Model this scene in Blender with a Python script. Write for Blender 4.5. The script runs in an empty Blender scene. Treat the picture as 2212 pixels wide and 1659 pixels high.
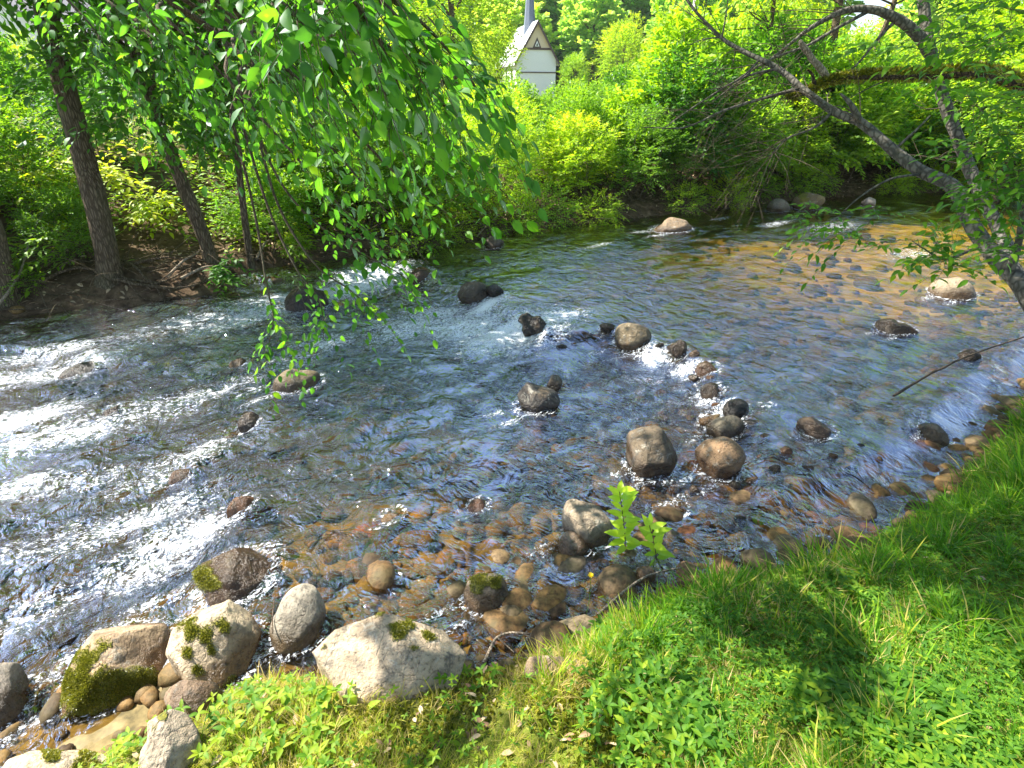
import bpy, bmesh, math, random
import numpy as np
R = math.radians
rnd = random.Random(7)
rng = np.random.default_rng(7)
S = bpy.context.scene
C = S.collection

# ------------------------------------------------------------------ camera, sky, sun, exposure
CAMZ = 2.3
PITCH = 27.0
FV = 1228.0                         # focal length in units of a 2212 px wide picture
cd = bpy.data.cameras.new('camera'); cam = bpy.data.objects.new('camera', cd); C.objects.link(cam)
cam.location = (0, 0, CAMZ); cam.rotation_euler = (R(90 - PITCH), 0, 0)
cd.sensor_width = 36; cd.lens = 36 * FV / 2212; cd.clip_start = 0.05; cd.clip_end = 3000
S.camera = cam
SUN_EL, SUN_AZ = 50.0, -71.0        # azimuth from +Y, negative = left
w = bpy.data.worlds.new('World'); S.world = w; w.use_nodes = True
nt = w.node_tree; nt.nodes.clear()
sky = nt.nodes.new('ShaderNodeTexSky'); sky.sky_type = 'NISHITA'; sky.sun_disc = False
sky.sun_elevation = R(SUN_EL); sky.sun_rotation = R(SUN_AZ); sky.air_density = 1.0; sky.dust_density = 0.7
bg = nt.nodes.new('ShaderNodeBackground'); bg.inputs[1].default_value = 0.09
wo = nt.nodes.new('ShaderNodeOutputWorld')
nt.links.new(sky.outputs[0], bg.inputs[0]); nt.links.new(bg.outputs[0], wo.inputs[0])
ld = bpy.data.lights.new('sun', 'SUN'); ld.energy = 5.0; ld.angle = R(0.5); ld.color = (1, .95, .86)
lo = bpy.data.objects.new('sun', ld); C.objects.link(lo); lo.location = (-20, 20, 30)
lo.rotation_euler = (R(90 - SUN_EL), 0, R(180 - SUN_AZ))
S.view_settings.view_transform = 'Standard'; S.view_settings.look = 'None'
S.view_settings.exposure = 1.82; S.view_settings.gamma = 1; S.view_settings.use_curve_mapping = False
sunv = np.array([math.sin(R(SUN_AZ)) * math.cos(R(SUN_EL)), math.cos(R(SUN_AZ)) * math.cos(R(SUN_EL)), math.sin(R(SUN_EL))])

# ------------------------------------------------------------------ numeric helpers
UP = np.array([0, 0, 1.0])
CAM = np.array([0, 0, CAMZ])
FW = np.array([0, math.cos(R(PITCH)), -math.sin(R(PITCH))]); CU = np.array([0, math.sin(R(PITCH)), math.cos(R(PITCH))])
def ray(X, Y):
    d = np.array([1.0, 0, 0]) * ((X - 1106) / FV) + CU * (-(Y - 829.5) / FV) + FW
    return d / np.linalg.norm(d)
def at(X, Y, dist):                 # a point seen at picture place X, Y and that far from the camera
    return CAM + ray(X, Y) * dist
def hashn(ix, iy, iz, seed=0):
    n = (ix * 374761393 + iy * 668265263 + iz * 2147483647 + seed * 1274126177) & 0xffffffff
    n = ((n ^ (n >> 13)) * 1274126177) & 0xffffffff
    n = (n ^ (n >> 16)) & 0xffffffff
    return n / 4294967295.0
def vn(P, seed=0):                  # value noise 0..1
    P = np.asarray(P, float); I = np.floor(P).astype(np.int64); f = P - I; f = f * f * (3 - 2 * f)
    x, y, z = I[..., 0], I[..., 1], I[..., 2]; r = 0
    for dx in (0, 1):
        wx = f[..., 0] if dx else 1 - f[..., 0]
        for dy in (0, 1):
            wy = f[..., 1] if dy else 1 - f[..., 1]
            for dz in (0, 1):
                wz = f[..., 2] if dz else 1 - f[..., 2]
                r = r + wx * wy * wz * hashn(x + dx, y + dy, z + dz, seed)
    return r
def fbm(P, o=4, seed=0):
    P = np.asarray(P, float); s = 0; a = .5; t = 0
    for i in range(o):
        s = s + a * vn(P * 2 ** i, seed + i); t += a; a *= .5
    return s / t
def fb2(x, y, sc, o=4, seed=0):
    x = np.asarray(x, float); y = np.asarray(y, float)
    return fbm(np.stack([x * sc, y * sc, np.zeros_like(x) + .37], -1), o, seed)
def sst(a, b, x):
    t = np.clip((x - a) / (b - a), 0, 1); return t * t * (3 - 2 * t)
def nrm(v):
    v = np.asarray(v, float); return v / (np.linalg.norm(v, axis=-1, keepdims=True) + 1e-9)

# ------------------------------------------------------------------ mesh helpers
def mesh(name, V, F, mat=None, smooth=True, attrs=None):
    """F: list of integer arrays (n, k); attrs: {name: per-vertex float array}"""
    me = bpy.data.meshes.new(name)
    V = np.ascontiguousarray(V, dtype=np.float32)
    F = [np.asarray(f, dtype=np.int32) for f in F if len(f)]
    me.vertices.add(len(V)); me.vertices.foreach_set('co', V.ravel())
    nl = sum(f.size for f in F); npz = sum(len(f) for f in F)
    me.loops.add(nl); me.polygons.add(npz)
    me.loops.foreach_set('vertex_index', np.concatenate([f.ravel() for f in F]))
    tot = np.concatenate([np.full(len(f), f.shape[1]) for f in F]).astype(np.int32)
    st = np.concatenate([[0], np.cumsum(tot)[:-1]]).astype(np.int32)
    me.polygons.foreach_set('loop_start', st); me.polygons.foreach_set('loop_total', tot)
    me.polygons.foreach_set('use_smooth', np.full(npz, smooth))
    me.update(calc_edges=True)
    if attrs:
        for k, a in attrs.items():
            at_ = me.attributes.new(k, 'FLOAT', 'POINT'); at_.data.foreach_set('value', np.ascontiguousarray(a, dtype=np.float32))
    if mat: me.materials.append(mat)
    return me
def link(name, me, parent=None, loc=None):
    o = bpy.data.objects.new(name, me); C.objects.link(o)
    if parent is not None: o.parent = parent
    if loc is not None: o.location = loc
    return o
def tag(o, label=None, cat=None, group=None, kind=None):
    if label: o['label'] = label
    if cat: o['category'] = cat
    if group: o['group'] = group
    if kind: o['kind'] = kind
    return o
def thing(name, label, cat, loc=(0, 0, 0), group=None):
    o = bpy.data.objects.new(name, None); C.objects.link(o); o.location = loc; o.empty_display_size = .1
    return tag(o, label, cat, group)
class MB:                           # collects geometry with a tone value, builds ONE mesh
    def __init__(s): s.V = []; s.F = {}; s.T = []; s.n = 0
    def add(s, V, F, t=0.5):
        V = np.asarray(V, float); F = np.asarray(F)
        s.V.append(V); s.F.setdefault(F.shape[1], []).append(F + s.n)
        s.T.append(np.full(len(V), t) if np.isscalar(t) else np.asarray(t)); s.n += len(V)
    def mesh(s, name, mat, smooth=True, off=None):
        V = np.concatenate(s.V)
        if off is not None: V = V - np.asarray(off)
        return mesh(name, V, [np.concatenate(f) for f in s.F.values()], mat, smooth, {'tone': np.concatenate(s.T)})
    def build(s, name, mat, parent=None, off=None, smooth=True):
        return link(name, s.mesh(name, mat, smooth, off), parent)
def catmull(P, n=6):
    P = np.asarray(P, float)
    if len(P) < 3: return np.array([P[0] + (P[-1] - P[0]) * t for t in np.linspace(0, 1, n + 1)])
    Q = np.vstack([2 * P[0] - P[1], P, 2 * P[-1] - P[-2]]); out = []
    for i in range(1, len(Q) - 2):
        for t in np.linspace(0, 1, n, endpoint=False):
            a, b, c, d = Q[i - 1], Q[i], Q[i + 1], Q[i + 2]
            out.append(.5 * (2 * b + (c - a) * t + (2 * a - 5 * b + 4 * c - d) * t * t + (-a + 3 * b - 3 * c + d) * t ** 3))
    out.append(Q[-2]); return np.array(out)
def tube(mb, P, r0, r1=None, sides=6, bump=0.0, t=.5, seed=0):
    P = np.asarray(P, float); n = len(P)
    rad = np.asarray(r0, float) if not np.isscalar(r0) else np.linspace(r0, r0 if r1 is None else r1, n)
    if len(rad) != n: rad = np.interp(np.linspace(0, 1, n), np.linspace(0, 1, len(rad)), rad)
    T = nrm(np.gradient(P, axis=0)); ref = np.array([.13, .27, .95]) if abs(T[0][2]) < .9 else np.array([.95, .2, .1])
    A = nrm(np.cross(T, ref)); B = np.cross(T, A)
    th = np.linspace(0, 2 * math.pi, sides, endpoint=False)
    ring = P[:, None, :] + (A[:, None, :] * np.cos(th)[None, :, None] + B[:, None, :] * np.sin(th)[None, :, None]) * rad[:, None, None]
    if bump:
        k = (fbm(ring * 3.0 / max(rad.max(), .02) * .25, 3, seed) - .5) * 2 * bump
        ring = P[:, None, :] + (ring - P[:, None, :]) * (1 + k[..., None])
    V = ring.reshape(-1, 3)
    i = np.arange(n - 1)[:, None] * sides; j = np.arange(sides)[None, :]; j2 = (j + 1) % sides
    F = np.stack([i + j, i + j2, i + sides + j2, i + sides + j], -1).reshape(-1, 4)
    mb.add(V, F, t)
    mb.add(np.vstack([V[-sides:], P[-1:] + T[-1:] * rad[-1] * .5]), np.array([[k, (k + 1) % sides, sides] for k in range(sides)]), t)

# leaf templates: x across, y along, z normal
def leaf_tpl(wd=.5, seg=5, fold=.16, curl=.25, peak=.38, wave=0.0):
    V = []; F = []
    ys = np.linspace(0, 1, seg + 1)
    for i, y in enumerate(ys):
        h = wd / 2 * (math.sin(math.pi * y ** (math.log(.5) / math.log(peak))) ** .8) if 0 < y < 1 else 0
        z = -curl * y * y
        V.append((0, y, z))
        if 0 < i < seg:
            s = wave * math.sin(i * 2.3)
            V += [(-h, y, z + fold * h * 2 + s), (h, y, z + fold * h * 2 - s)]
    m = [0] + [1 + 3 * (i - 1) for i in range(1, seg)] + [1 + 3 * (seg - 1)]
    tr = [(0, m[1], m[1] + 1), (0, m[1] + 2, m[1])]
    for i in range(1, seg - 1):
        a, b = m[i], m[i + 1]
        tr += [(a, b, b + 1), (a, b + 1, a + 1), (a, a + 2, b + 2), (a, b + 2, b)]
    a, b = m[seg - 1], m[seg]
    tr += [(a, b, a + 1), (a, a + 2, b)]
    return np.array(V, float), np.array(tr)
LEAF = leaf_tpl(.56, 5, .12, .22, .40, .012)
LEAFN = leaf_tpl(.42, 4, .15, .3, .42)
LEAFS = (np.array([(0, 0, 0), (-.24, .45, .07), (.24, .45, .07), (0, 1, -.12)]), np.array([(0, 3, 1), (0, 2, 3)]))
CLUMP = (np.array([(-.5, 0, .1), (.5, .1, 0), (.35, 1, -.1), (-.4, .8, .15), (0, .45, .22)]), np.array([(0, 1, 4), (1, 2, 4), (2, 3, 4), (3, 0, 4)]))
def blade_tpl(seg=3, curl=.35, wd=.05):
    V = []; F = []
    for i in range(seg):
        y = i / seg; h = wd / 2 * (1 - .55 * y)
        V += [(-h, y * (1 - .1 * y), -curl * y * y), (h, y * (1 - .1 * y), -curl * y * y)]
    V.append((0, .9, -curl))
    for i in range(seg - 1): a = 2 * i; F += [(a, a + 1, a + 3), (a, a + 3, a + 2)]
    a = 2 * (seg - 1); F.append((a, a + 1, 2 * seg)); return np.array(V, float), np.array(F)
BLADE = blade_tpl(3, .35, .038)
BLADE5 = blade_tpl(6, .5, .026)
def scatter(mb, tpl, P, D, N, s, tone, rib=0.0):
    """one copy of the template per row: D along, N normal, s size"""
    V, F = tpl; P = np.asarray(P, float); n = len(P)
    if n == 0: return
    D = nrm(D); X = nrm(np.cross(D, N)); N = np.cross(X, D)
    s = np.broadcast_to(np.asarray(s, float), (n,))[:, None, None]
    W = P[:, None, :] + s * (V[None, :, 0, None] * X[:, None] + V[None, :, 1, None] * D[:, None] + V[None, :, 2, None] * N[:, None])
    Fa = (F[None] + (np.arange(n) * len(V))[:, None, None]).reshape(-1, F.shape[1])
    mb.add(W.reshape(-1, 3), Fa, (np.broadcast_to(tone, (n,))[:, None] + .16 * (np.abs(V[:, 0]) < 1e-6)[None] * (len(V) > 6) + (rng.normal(0, .05, (n, len(V))) if len(V) > 6 else 0)).ravel())
def rv(n, z=0):                     # random unit vectors
    v = rng.normal(size=(n, 3)); v[:, 2] += z; return nrm(v)

# ------------------------------------------------------------------ materials
def mat(name):
    m = bpy.data.materials.new(name); m.use_nodes = True; m.node_tree.nodes.clear(); return m, m.node_tree
def N_(t, kind, **kw):
    n = t.nodes.new(kind)
    for k, v in kw.items():
        if isinstance(k, str) and hasattr(n, k): setattr(n, k, v)
    return n
def ramp(t, src, stops, interp='LINEAR'):
    r = t.nodes.new('ShaderNodeValToRGB'); r.color_ramp.interpolation = interp; e = r.color_ramp.elements
    while len(e) > 1: e.remove(e[0])
    e[0].position = stops[0][0]; e[0].color = (*stops[0][1], 1)
    for p, c in stops[1:]: q = e.new(p); q.color = (*c, 1)
    if src is not None: t.links.new(src, r.inputs[0])
    return r.outputs[0]
def noise(t, scale, detail=4, rough=.55, vec=None, dist=0):
    n = t.nodes.new('ShaderNodeTexNoise'); n.inputs['Scale'].default_value = scale; n.inputs['Detail'].default_value = detail
    n.inputs['Roughness'].default_value = rough; n.inputs['Distortion'].default_value = dist
    if vec is not None: t.links.new(vec, n.inputs['Vector'])
    return n.outputs[0]
def coord(t, scale=(1, 1, 1), rot=(0, 0, 0), kind='Object', geo=False):
    if geo: src = t.nodes.new('ShaderNodeNewGeometry').outputs['Position']
    else: src = t.nodes.new('ShaderNodeTexCoord').outputs[kind]
    m = t.nodes.new('ShaderNodeMapping'); m.inputs['Scale'].default_value = scale; m.inputs['Rotation'].default_value = rot
    t.links.new(src, m.inputs[0]); return m.outputs[0]
def math_(t, op, a, b=None, clamp=False):
    n = t.nodes.new('ShaderNodeMath'); n.operation = op; n.use_clamp = clamp
    for i, v in enumerate((a, b)):
        if v is None: continue
        if isinstance(v, (int, float)): n.inputs[i].default_value = v
        else: t.links.new(v, n.inputs[i])
    return n.outputs[0]
def mixc(t, fac, a, b, mode='MIX'):
    n = t.nodes.new('ShaderNodeMix'); n.data_type = 'RGBA'; n.blend_type = mode
    for i, v in ((0, fac), (6, a), (7, b)):
        if isinstance(v, (int, float)): n.inputs[i].default_value = v
        elif isinstance(v, tuple): n.inputs[i].default_value = (*v, 1)
        else: t.links.new(v, n.inputs[i])
    return n.outputs[2]
def mixs(t, fac, a, b):
    n = t.nodes.new('ShaderNodeMixShader')
    if isinstance(fac, (int, float)): n.inputs[0].default_value = fac
    else: t.links.new(fac, n.inputs[0])
    t.links.new(a, n.inputs[1]); t.links.new(b, n.inputs[2]); return n.outputs[0]
def out(t, sh):
    o = t.nodes.new('ShaderNodeOutputMaterial'); t.links.new(sh, o.inputs[0])
def attr(t, name):
    a = t.nodes.new('ShaderNodeAttribute'); a.attribute_name = name; return a.outputs['Fac']
def bump(t, h, strength=.3, dist=.01):
    b = t.nodes.new('ShaderNodeBump'); b.inputs['Strength'].default_value = strength; b.inputs['Distance'].default_value = dist
    t.links.new(h, b.inputs['Height']); return b.outputs[0]
def princ(t, col, rough=.7, normal=None, spec=.4):
    p = t.nodes.new('ShaderNodeBsdfPrincipled')
    for k, v in (('Base Color', col), ('Roughness', rough), ('Specular IOR Level', spec)):
        if isinstance(v, tuple): p.inputs[k].default_value = (*v, 1)
        elif isinstance(v, (int, float)): p.inputs[k].default_value = v
        else: t.links.new(v, p.inputs[k])
    if normal is not None: t.links.new(normal, p.inputs['Normal'])
    return p.outputs[0]
def leaf_mat(name, stops, trans=.45, gloss=.06, tcol=1.6, rough=.35):
    m, t = mat(name)
    c = ramp(t, attr(t, 'tone'), stops)
    d = t.nodes.new('ShaderNodeBsdfDiffuse'); t.links.new(c, d.inputs[0])
    tr = t.nodes.new('ShaderNodeBsdfTranslucent')
    g = t.nodes.new('ShaderNodeGamma'); g.inputs[1].default_value = .86; t.links.new(c, g.inputs[0])
    tc = mixc(t, 1.0, g.outputs[0], (tcol * .92, tcol, tcol * .45), 'MULTIPLY'); t.links.new(tc, tr.inputs[0])
    s = mixs(t, trans, d.outputs[0], tr.outputs[0])
    gl = t.nodes.new('ShaderNodeBsdfGlossy'); gl.inputs['Roughness'].default_value = rough; gl.inputs[0].default_value = (.9, .95, 1, 1)
    lw = t.nodes.new('ShaderNodeFresnel'); lw.inputs[0].default_value = 1.4
    f = math_(t, 'ADD', math_(t, 'MULTIPLY', lw.outputs[0], .3), gloss * .3)
    f = math_(t, 'MINIMUM', f, .09)
    out(t, mixs(t, f, s, gl.outputs[0])); return m
def bark_mat(name, a, b, sc=(9, 9, 1.6), strength=.8, moss=0.0):
    m, t = mat(name)
    v = coord(t, sc); n1 = noise(t, 3.0, 6, .65, v, .6); n2 = noise(t, 1.2, 3, .5, coord(t, (1, 1, 1)))
    vo = t.nodes.new('ShaderNodeTexVoronoi'); vo.feature = 'DISTANCE_TO_EDGE'; vo.inputs['Scale'].default_value = 5; t.links.new(v, vo.inputs['Vector'])
    h = math_(t, 'ADD', math_(t, 'MULTIPLY', math_(t, 'MINIMUM', vo.outputs['Distance'], .25), 2.2), math_(t, 'MULTIPLY', n1, .8))
    c = ramp(t, h, [(.15, tuple(x * .35 for x in a)), (.55, a), (.95, b)])
    c = mixc(t, math_(t, 'MULTIPLY', ramp(t, n2, [(.45, (0, 0, 0)), (.7, (1, 1, 1))]), .35), c, (.12, .13, .07))
    if moss:
        nn = t.nodes.new('ShaderNodeNewGeometry'); sx = t.nodes.new('ShaderNodeSeparateXYZ'); t.links.new(nn.outputs['Normal'], sx.inputs[0])
        mk = math_(t, 'GREATER_THAN', math_(t, 'ADD', sx.outputs[2], math_(t, 'MULTIPLY', noise(t, 9, 4), 1.2)), 1.05 - moss * .4)
        c = mixc(t, mk, c, (.16, .19, .02))
    out(t, princ(t, c, .9, bump(t, h, strength, .03), .2)); return m

M_far = leaf_mat('shrub_leaf', [(0, (.06, .14, .008)), (.4, (.15, .28, .008)), (.75, (.29, .40, .008)), (1, (.42, .44, .012))], .52, .01, 1.9, .6)
M_tree = leaf_mat('tree_leaf', [(0, (.025, .085, .008)), (.5, (.06, .17, .010)), (.85, (.14, .28, .010)), (1, (.24, .36, .012))], .5, .01, 1.9, .5)
M_near = leaf_mat('linden_leaf', [(0, (.02, .08, .012)), (.5, (.045, .16, .012)), (.9, (.10, .26, .012)), (1, (.2, .36, .012))], .55, .02, 1.9, .5)
M_hill = leaf_mat('forest_leaf', [(0, (.08, .18, .04)), (.35, (.16, .30, .05)), (.7, (.27, .42, .06)), (1, (.44, .52, .08))], .55, .0, 1.9, .7)
M_pine = leaf_mat('pine_needle', [(0, (.05, .10, .05)), (.5, (.08, .15, .07)), (1, (.13, .21, .09))], .3, 0, 1.6, .7)
M_grass = leaf_mat('grass_blade', [(0, (.04, .13, .008)), (.35, (.09, .24, .010)), (.6, (.19, .34, .012)), (.8, (.36, .40, .02)), (.92, (.46, .38, .10)), (1, (.48, .36, .17))], .45, 0, 1.8, .6)
M_weed = leaf_mat('weed_leaf', [(0, (.04, .13, .012)), (.5, (.095, .215, .012)), (1, (.28, .36, .015))], .45, .01, 1.8, .6)
M_sprig = leaf_mat('sprig_leaf', [(0, (.26, .46, .02)), (1, (.52, .68, .03))], .4)
M_mossl = leaf_mat('moss_tuft', [(0, (.06, .07, .006)), (.5, (.17, .17, .012)), (1, (.30, .27, .03))], .3)
M_bark = bark_mat('grey_brown_bark', (.085, .060, .036), (.18, .135, .085))
M_bark2 = bark_mat('smooth_grey_bark', (.075, .068, .055), (.16, .145, .12), (5, 5, 3), .35)
M_barkm = bark_mat('mossy_dark_bark', (.05, .035, .025), (.12, .08, .05), (6, 6, 6), .9, 1.0)
M_twig = bark_mat('twig_bark', (.07, .05, .035), (.16, .12, .08), (20, 20, 4), .3)
M_dead = bark_mat('dead_wood', (.22, .17, .12), (.42, .34, .25), (14, 14, 3), .5)
m, t = mat('birch_bark'); v = coord(t, (1.5, 1.5, 14)); out(t, princ(t, ramp(t, noise(t, 2, 3, .6, v), [(.36, (.05, .04, .04)), (.43, (.75, .72, .66)), (1, (.85, .82, .77))]), .7)); M_birch = m
m, t = mat('yellow_petal'); out(t, princ(t, (.9, .62, .01), .5)); M_petal = m

def soil_mat():
    m, t = mat('bank_soil'); v = coord(t, geo=True)
    n = noise(t, 7, 8, .7, v); n2 = noise(t, .9, 3, .5, v); n3 = noise(t, 45, 4, .6, v)
    c = ramp(t, n, [(.3, (.03, .02, .012)), (.5, (.09, .06, .035)), (.7, (.19, .13, .08))])
    c2 = ramp(t, n3, [(.3, (.06, .10, .012)), (.7, (.20, .22, .03))])
    far = t.nodes.new('ShaderNodeSeparateXYZ'); t.links.new(v, far.inputs[0])
    g = attr(t, 'green')
    c = mixc(t, math_(t, 'MULTIPLY', g, ramp(t, n2, [(.3, (.4, .4, .4)), (.6, (1, 1, 1))])), c, c2)
    h = math_(t, 'ADD', n, math_(t, 'MULTIPLY', n3, .3))
    out(t, princ(t, c, .95, bump(t, h, .7, .04), .1)); return m
M_soil = soil_mat()
def bed_mat():
    m, t = mat('river_bed'); v = coord(t, geo=True)
    vo = t.nodes.new('ShaderNodeTexVoronoi'); vo.inputs['Scale'].default_value = 9; t.links.new(v, vo.inputs['Vector'])
    sx = t.nodes.new('ShaderNodeSeparateXYZ'); t.links.new(vo.outputs['Color'], sx.inputs[0])
    c = ramp(t, sx.outputs[0], [(0, (.08, .06, .025)), (.4, (.20, .14, .05)), (.7, (.32, .22, .08)), (1, (.28, .24, .16))])
    c = mixc(t, ramp(t, vo.outputs['Distance'], [(.35, (0, 0, 0)), (.8, (1, 1, 1))]), c, (.05, .04, .015))
    c = mixc(t, .5, c, ramp(t, noise(t, 20, 5, .6, v), [(.3, (.05, .04, .012)), (.7, (.38, .28, .11))]))
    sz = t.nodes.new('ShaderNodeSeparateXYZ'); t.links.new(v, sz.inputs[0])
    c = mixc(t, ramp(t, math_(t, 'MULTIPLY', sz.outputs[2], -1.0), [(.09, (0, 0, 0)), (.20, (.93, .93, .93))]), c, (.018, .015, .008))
    c = mixc(t, math_(t, 'MULTIPLY', attr(t, 'sand'), 1.0), c, ramp(t, noise(t, 3, 5, .6, v), [(.35, (.17, .14, .03)), (.6, (.62, .44, .15))]))
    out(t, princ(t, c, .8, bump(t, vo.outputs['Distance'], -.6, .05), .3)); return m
M_bed = bed_mat()
def cobble_mat():
    m, t = mat('cobble'); v = coord(t, geo=True)
    c = ramp(t, attr(t, 'tone'), [(0, (.05, .032, .015)), (.3, (.17, .095, .035)), (.5, (.30, .17, .05)), (.65, (.14, .11, .07)), (.85, (.28, .19, .09)), (.93, (.26, .09, .03)), (1, (.40, .31, .19))])
    n = noise(t, 38, 5, .65, v)
    c = mixc(t, .9, c, ramp(t, n, [(.3, (.16, .13, .10)), (.6, (.85, .85, .85))]), 'MULTIPLY')
    c = mixc(t, ramp(t, noise(t, 7, 5, .7, v), [(.45, (0, 0, 0)), (.65, (.7, .7, .7))]), c, (.09, .075, .03))
    out(t, princ(t, c, .7, bump(t, n, .6, .01), .3)); return m
M_cob = cobble_mat()
def rock_mat():
    m, t = mat('river_granite'); v = coord(t, geo=True)
    oi = t.nodes.new('ShaderNodeObjectInfo')
    n1 = noise(t, 4, 6, .6, v, .5); n2 = noise(t, 55, 4, .7, v); n3 = noise(t, 14, 6, .7, v)
    c = mixc(t, 1.0, oi.outputs['Color'], ramp(t, n1, [(.3, (.55, .5, .45)), (.5, (1, .97, .92)), (.7, (1.25, 1.15, 1.05))]), 'MULTIPLY')
    c = mixc(t, 1.0, c, ramp(t, n2, [(.32, (.35, .33, .32)), (.45, (.95, .95, .95)), (.62, (1.1, 1.1, 1.1))]), 'MULTIPLY')
    c = mixc(t, ramp(t, n3, [(.53, (0, 0, 0)), (.62, (.7, .7, .7))]), c, (.11, .10, .08))
    c = mixc(t, ramp(t, noise(t, 6, 8, .75, v), [(.52, (0, 0, 0)), (.7, (.55, .55, .55))]), c, (.30, .20, .10))
    vr = t.nodes.new('ShaderNodeTexVoronoi'); vr.feature = 'DISTANCE_TO_EDGE'; vr.inputs['Scale'].default_value = 3.2
    wv = t.nodes.new('ShaderNodeVectorMath'); wv.operation = 'ADD'; nz_ = t.nodes.new('ShaderNodeTexNoise'); nz_.inputs['Scale'].default_value = 5; nz_.inputs['Detail'].default_value = 5; t.links.new(v, nz_.inputs['Vector']); t.links.new(v, wv.inputs[0])
    sc_ = t.nodes.new('ShaderNodeVectorMath'); sc_.operation = 'SCALE'; sc_.inputs['Scale'].default_value = .5; t.links.new(nz_.outputs['Color'], sc_.inputs[0]); t.links.new(sc_.outputs[0], wv.inputs[1]); t.links.new(wv.outputs[0], vr.inputs['Vector'])
    seam = ramp(t, vr.outputs['Distance'], [(0, (0, 0, 0)), (.03, (1, 1, 1))])
    c = mixc(t, .25, c, mixc(t, 1.0, c, mixc(t, seam, (.25, .2, .15), (1, 1, 1)), 'MULTIPLY'))
    c = mixc(t, ramp(t, noise(t, 11, 7, .8, v, 1.0), [(.57, (0, 0, 0)), (.62, (.4, .4, .4))]), c, (.55, .52, .43))
    # damp foot above the waterline
    sx = t.nodes.new('ShaderNodeSeparateXYZ'); t.links.new(v, sx.inputs[0])
    wet = attr(t, 'wet')
    c = mixc(t, wet, c, mixc(t, 1.0, c, (.34, .27, .19), 'MULTIPLY'))
    mo = attr(t, 'moss')
    mk = ramp(t, math_(t, 'ADD', mo, math_(t, 'MULTIPLY', math_(t, 'SUBTRACT', noise(t, 30, 4, .7, v), .5), .9)), [(.32, (0, 0, 0)), (.42, (.35, .35, .35)), (.6, (1, 1, 1))])
    mc = ramp(t, noise(t, 90, 3, .6, v), [(.3, (.05, .055, .006)), (.7, (.25, .23, .02))])
    c = mixc(t, mk, c, mc)
    r = mixc(t, wet, (.85, .85, .85), (.25, .25, .25))
    h = math_(t, 'ADD', math_(t, 'ADD', n3, math_(t, 'MULTIPLY', n2, .25)), math_(t, 'MULTIPLY', mk, .5))
    h = math_(t, 'ADD', h, math_(t, 'MULTIPLY', seam, .12))
    out(t, princ(t, c, r, bump(t, h, .9, .03), .45)); return m
M_rock = rock_mat()
def water_mat():
    m, t = mat('river_water')
    FLOW = R(38)
    def layer(sx, sy, sc, det, dist, rough=.55):
        mp = coord(t, (1, 1, 1), (0, 0, -FLOW), geo=True)
        m2 = t.nodes.new('ShaderNodeMapping'); m2.inputs['Scale'].default_value = (sx, sy, 1); t.links.new(mp, m2.inputs[0])
        return noise(t, sc, det, rough, m2.outputs[0], dist)
    a = layer(1.0, .75, 4.2, 3, 1.2); b = layer(1.1, .6, 9.5, 4, 1.8); c = layer(1.0, .8, 30, 3, 1.0)
    crest = lambda q: math_(t, 'SUBTRACT', 1.0, math_(t, 'ABSOLUTE', math_(t, 'MULTIPLY', math_(t, 'SUBTRACT', q, .5), 3.2)))
    rg = attr(t, 'rough')
    h = math_(t, 'ADD', math_(t, 'MULTIPLY', a, 1.9), math_(t, 'ADD', math_(t, 'MULTIPLY', crest(b), .23), math_(t, 'MULTIPLY', crest(c), .034)))
    bp = t.nodes.new('ShaderNodeBump'); bp.inputs['Distance'].default_value = .12; t.links.new(h, bp.inputs['Height'])
    calm = ramp(t, layer(.6, 1.3, 1.7, 4, 1.5), [(.38, (.45, .45, .45)), (.60, (1.3, 1.3, 1.3))])
    t.links.new(math_(t, 'MULTIPLY', calm, math_(t, 'ADD', math_(t, 'MULTIPLY', rg, .6), .17)), bp.inputs['Strength'])
    fr = t.nodes.new('ShaderNodeFresnel'); fr.inputs[0].default_value = 1.31; t.links.new(bp.outputs[0], fr.inputs['Normal'])
    gl = t.nodes.new('ShaderNodeBsdfGlossy'); gl.inputs['Roughness'].default_value = .02; gl.inputs[0].default_value = (.60, .66, .80, 1); t.links.new(bp.outputs[0], gl.inputs['Normal'])
    tr = t.nodes.new('ShaderNodeBsdfTransparent'); tr.inputs[0].default_value = (.74, .64, .40, 1)
    s = mixs(t, math_(t, 'MULTIPLY', fr.outputs[0], .62, True), tr.outputs[0], gl.outputs[0])
    # foam: broken threads drawn out along the current
    f = attr(t, 'foam')
    n1 = layer(.75, 1.15, 11, 6, 3.0, .74); n2 = layer(.8, 1.1, 60, 4, 1.2, .75)
    fm = math_(t, 'ADD', f, math_(t, 'ADD', math_(t, 'MULTIPLY', math_(t, 'SUBTRACT', n1, .5), 3.4), math_(t, 'MULTIPLY', math_(t, 'SUBTRACT', n2, .5), 3.0)))
    fk = ramp(t, fm, [(.50, (0, 0, 0)), (.60, (.4, .4, .4)), (1.05, (.97, .97, .97))])
    fk = math_(t, 'MULTIPLY', fk, ramp(t, f, [(.07, (0, 0, 0)), (.24, (1, 1, 1))]))
    fo = princ(t, (.74, .77, .80), .5, bp.outputs[0], .5)
    out(t, mixs(t, fk, s, fo)); return m
M_water = water_mat()

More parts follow.
